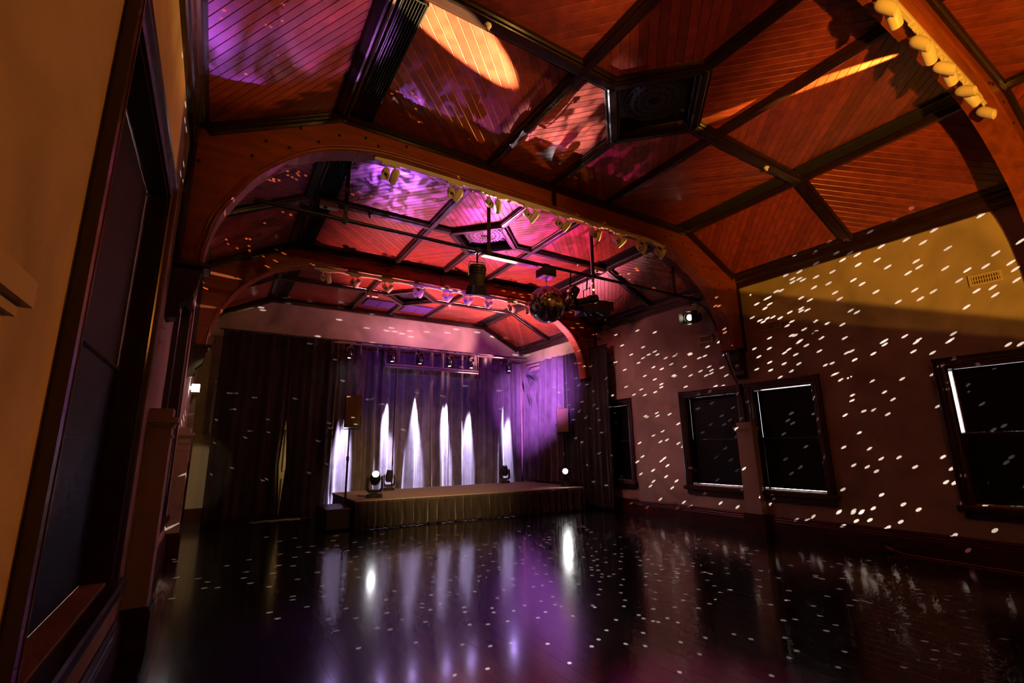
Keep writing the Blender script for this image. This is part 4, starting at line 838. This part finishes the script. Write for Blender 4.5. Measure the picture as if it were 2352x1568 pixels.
FLOOR = nums('878 1226 772 1230 766 1241 814 1245 848 1236 879 1244 946 1235 860 1248 774 1253 752 1259 718 1254 687 1256 677 1235 612 1233 642 1243 644 1272 677 1279 707 1268 738 1268 798 1264 828 1256 891 1254 920 1253 963 1246 969 1255 1006 1249 1002 1238 1007 1228 1050 1228 870 1264 917 1272 962 1263 982 1270 997 1263 1008 1277 1033 1267 1032 1254 1067 1240 1100 1262 1116 1250 1137 1248 1136 1256 1150 1264 1158 1256 1159 1281 1126 1271 1104 1278 1069 1276 989 1280 892 1281 818 1278 804 1290 846 1292 912 1290 990 1294 960 1294 964 1298 1020 1306 1062 1284 1064 1288 1055 1299 1086 1305 1110 1298 1132 1289 1147 1302 1148 1308 1121 1310 674 1299 641 1298 773 1298 818 1307 895 1302 920 1306 943 1306 864 1310 931 1313 628 1316 730 1314 789 1319 825 1325 996 1324 995 1336 1048 1325 1055 1330 1036 1332 1101 1323 1116 1326 1100 1334 683 1330 860 1337 946 1334 929 1340 619 1347 741 1345 754 1335 786 1352 906 1357 949 1352 1012 1352 1033 1360 1030 1367 1052 1364 1090 1358 1157 1354 746 1368 933 1371 932 1382 991 1366 1142 1373 673 1369 672 1377 887 1377 970 1386 970 1395 1010 1386 988 1400 1066 1394 1068 1405 1130 1396 1134 1406 705 1393 795 1397 855 1395 889 1407 619 1406 638 1420 818 1419 755 1421 925 1422 977 1428 1079 1434 1121 1433 1166 1426 773 1448 866 1442 896 1445 824 1488 955 1475 1062 1480 1126 1483 1120 1535 1044 1550 1173 1476 1214 1208 1192 1220 1270 1220 1216 1229 1206 1236 1250 1238 1261 1233 1262 1239 1256 1246 1242 1252 1250 1256 1194 1256 1223 1262 1198 1267 1240 1271 1270 1269 1210 1280 1200 1285 1236 1287 1263 1282 1184 1294 1201 1294 1252 1298 1226 1304 1232 1318 1255 1318 1179 1329 1265 1335 1224 1347 1246 1344 1181 1344 1270 1370 1243 1380 1205 1390 1275 1388 1289 1392 1180 1402 1253 1405 1236 1418 1316 1414 1329 1341 1337 1231 1332 1236 1358 1222 1348 1216 1342 1210 1367 1236 1350 1249 1379 1249 1361 1258 1340 1261 1350 1268 1378 1256 1371 1266 1360 1276 1340 1279 1372 1284 1364 1287 1392 1263 1390 1281 1392 1291 1372 1298 1358 1303 1359 1308 1374 1309 1360 1321 1383 1318 1382 1325 1377 1335 1379 1353 1374 1365 1399 1323 1410 1318 1426 1306 1425 1289 1428 1278 1428 1271 1427 1261 1412 1272 1412 1250 1424 1233 1437 1255 1432 1330 1427 1343 1426 1361 1436 1378 1433 1392 1361 1390 1366 1394 1415 1423 1393 1447 1375 1468 1359 1484 1258 1478 1308 1522 1467 1252 1464 1267 1464 1278 1471 1287 1470 1298 1484 1316 1483 1323 1484 1343 1489 1284 1492 1260 1494 1248 1498 1276 1498 1295 1506 1318 1513 1333 1506 1360 1504 1375 1501 1398 1519 1268 1522 1252 1511 1257 1508 1247 1516 1298 1520 1308 1530 1284 1536 1274 1538 1244 1546 1249 1552 1254 1550 1264 1556 1305 1552 1312 1558 1316 1557 1326 1566 1296 1579 1282 1581 1272 1578 1310 1589 1300 1593 1293 1595 1279 1592 1252 1598 1247 1604 1238 1600 1259 1620 1259 1629 1271 1610 1298 1614 1314 1621 1314 1632 1317 1632 1326 1624 1332 1638 1292 1575 1364 1570 1378 1604 1353 1642 1345 1654 1360 1642 1376 1630 1386 1604 1396 1550 1394 1533 1419 1557 1429 1512 1428 1500 1426 1478 1420 1467 1412 1477 1453 1437 1478 1482 1483 1563 1474 1607 1502 1620 1464 1561 1543 1686 1456 1725 1467 1677 1354 1672 1316 1668 1304 1671 1281 1661 1291 1678 1290 1687 1268 1648 1252 1638 1245 1723 1271 1704 1280 1717 1295 1728 1288 1711 1262 1738 1264 1714 1258 1748 1310 1740 1331 1747 1347 1816 1298 1859 1289 1892 1288 1928 1294 1910 1301 1888 1329 1935 1328 1873 1321 1874 1325 1928 1352 1900 1369 1942 1313 1812 1356 1808 1378 1869 1391 1770 1388 1787 1327 1953 1390 1966 1378 1986 1380 1997 1384 1883 1414 1827 1422 1799 1424 1919 1435 1898 1448 1803 1464 1830 1494 1940 1496 1813 1510 1925 1532 2048 1446 2086 1432 2080 1414 2020 1320 2020 1341 2046 1337 2109 1353 2115 1363 2178 1368 2175 1377 2124 1472 2148 1493 2212 1478 2199 1502 2215 1418 2210 1403 2224 1441 2076 1532 2144 1514 1772 1551 2055 1310 1986 1296 1996 1287 2305 1467 400 1284 404 1289 340 1390 395 1374 520 1299 572 1285 565 1313 560 1327 575 1339 478 1336 470 1350 500 1349 405 1326 455 1328')
CEIL = nums('1532 586 1548 604 1520 606 1523 611 1536 606 1466 604 1461 616 1464 621 1472 620 1478 616 1492 614 1472 624 1480 628 1501 622 1547 617 1541 610 1575 618 1515 652 1502 661 1445 628 1444 642 1440 640 1422 631 1422 621')
CEIL_L = nums('611 412 628 412 629 416 661 402 681 412 702 403 626 393 686 394 668 461 690 462 608 512 650 487 668 493 803 417 810 446 853 450 827 442 793 472 873 430 880 473 946 443 948 414 953 430 908 472 973 457 998 458 988 432 1023 433 943 447 950 486 609 413 620 414 628 411 641 414 660 393 683 398 686 403 672 407 553 438 556 441 520 550 524 560 566 548 574 549 545 570 572 565 573 575 515 24 508 42 650 10 648 48 612 58 622 62 640 128 565 170 675 150 870 270 880 285 892 290 895 240 900 215 905 225 912 210 948 215 955 222 965 230 955 250 962 280 968 300 972 290 980 310 1005 312 1025 330 1040 318 1052 320 1060 325 1066 332 1022 340 930 290 897 285')
TIE2 = nums('602 587 633 599 614 612 652 582 716 607 629 572 1028 657 1020 663 1038 666 1058 670 1088 673 1098 674 1143 680 1157 668 1140 654 1180 672 1196 676 1200 682 1185 693 1217 676 1331 710 1311 717 1327 743 1315 753 1336 752 464 648 472 662')
def beam(target, u, v, power, col=(1, .97, .95)):
    d = target-BALL; L = d.length; d.normalize(); src = BALL+d*(BR+.012)
    L -= BR+.012
    l = DL.get((round(math.log(power, 1.6)), col))
    if l is None:
        l = bpy.data.lights.new('mirror_ball_beam', 'SPOT'); l.energy = 1.6**round(math.log(power, 1.6)); l.color = col; l.spot_size = rad(2); l.spot_blend = .25; l.shadow_soft_size = 0
        DL[(round(math.log(power, 1.6)), col)] = l
    o = bpy.data.objects.new('mirror_ball_beam', l); COL.objects.link(o)
    Zv = -d; u = u-d*u.dot(d); lu = u.length; U = u.normalized(); W = Zv.cross(U); lv = abs((v-d*v.dot(d)).dot(W))
    k = math.tan(rad(1)); a, b = max(lu/L/k, .12), max(lv/L/k, .12)
    o.matrix_world = Matrix(((U.x*a, W.x*b, Zv.x, src.x), (U.y*a, W.y*b, Zv.y, src.y), (U.z*a, W.z*b, Zv.z, src.z), (0, 0, 0, 1)))
DL = {}
def throw(px, py, ax, val, L, W, slope, rad_target, alb, col=(1, .97, .95)):
    c = hit(px, py, ax, val); t = math.atan(slope); e = hit(px+L/2*math.cos(t), py+L/2*math.sin(t), ax, val); f = hit(px-W/2*math.sin(t), py+W/2*math.cos(t), ax, val)
    nrm = Vector((0, 0, 0)); nrm[ax] = 1; dd = c-BALL; cs = abs(dd.normalized()[ax])
    p = rad_target*math.pi/alb*dd.length_squared/max(cs, .15)*4*math.pi*.32
    beam(c, e-c, f-c, p, col)
for x, y in WALL_R:
    k = (x-1400)/800; lo_ = max(0, (y-900)/250)
    throw(x, y, 0, XR, 10.5+6*k+8*max(0, k)*max(0, (900-y)/300), (4+3*k+3.5*lo_*max(k, .3))*.8, -.42-.25*k-.25*lo_*(k < .6), 1.9, .45)
for x, y in nums('419 127 426 240 425 277 428 297 422 377 415 399 421 419 418 462 462 627 442 669 446 672 443 689 450 700 444 712 452 719 454 727 444 777 426 949 422 960 417 970 434 904 397 1107 377 1200 379 1213'): throw(x, y, 0, XL, 15, 2.2, 6, 1.2, .45)
for x, y in WALL_B: throw(x, y, 1, YB, 16, 4.6, .12, 1.0, .45)
for x, y in FLOOR:
    n_ = max(0, (y-1250)/250); sl = -.22+.42*min(1, max(0, (x-900)/700)); f_ = 1 if x < 1750 else max(.25, 1-(x-1750)/600)
    throw(x, y, 2, 0, 8.5+3*n_+(3 if x < 900 or x > 1700 else 0), 2.2+3.4*n_, sl*(1+.8*n_), .8*f_, .024)
def throw_ceiling(x, y, L, W, slope, p, col):
    c = hit(x, y, 2, ZC)
    if KL < c.x < KR: throw(x, y, 2, ZC, L, W, slope, p, .12, col); return
    pt, nv = (Vector((KL, 0, ZC)), Vector((sz, 0, -sx))) if c.x <= KL else (Vector((KR, 0, ZC)), Vector((-sz, 0, -sx)))
    def on(px, py): d = ray(px, py); return CP+d*((pt-CP).dot(nv)/d.dot(nv))
    c = on(x, y); t = math.atan(slope); dd = c-BALL
    beam(c, on(x+L/2*math.cos(t), y+L/2*math.sin(t))-c, on(x-W/2*math.sin(t), y+W/2*math.cos(t))-c, p*math.pi/.12*dd.length_squared/max(abs(dd.normalized().dot(nv)), .15)*4*math.pi*.32, col)
for x, y in CEIL: throw_ceiling(x, y, 8.5, 3.5, -.15, .7, (1, .78, .3))
for x, y in CEIL_L: throw_ceiling(x, y, 7, 4.5, .9, .6, (1, .75, .3))
for x, y in TIE2: throw(x, y, 1, TIES[2], 15 if x < 760 else 10, 2.6, .5 if x < 760 else .12, .55, .1, (1, .72, .25))
for o in bpy.data.objects:
    if '_org' in o: del o['_org']
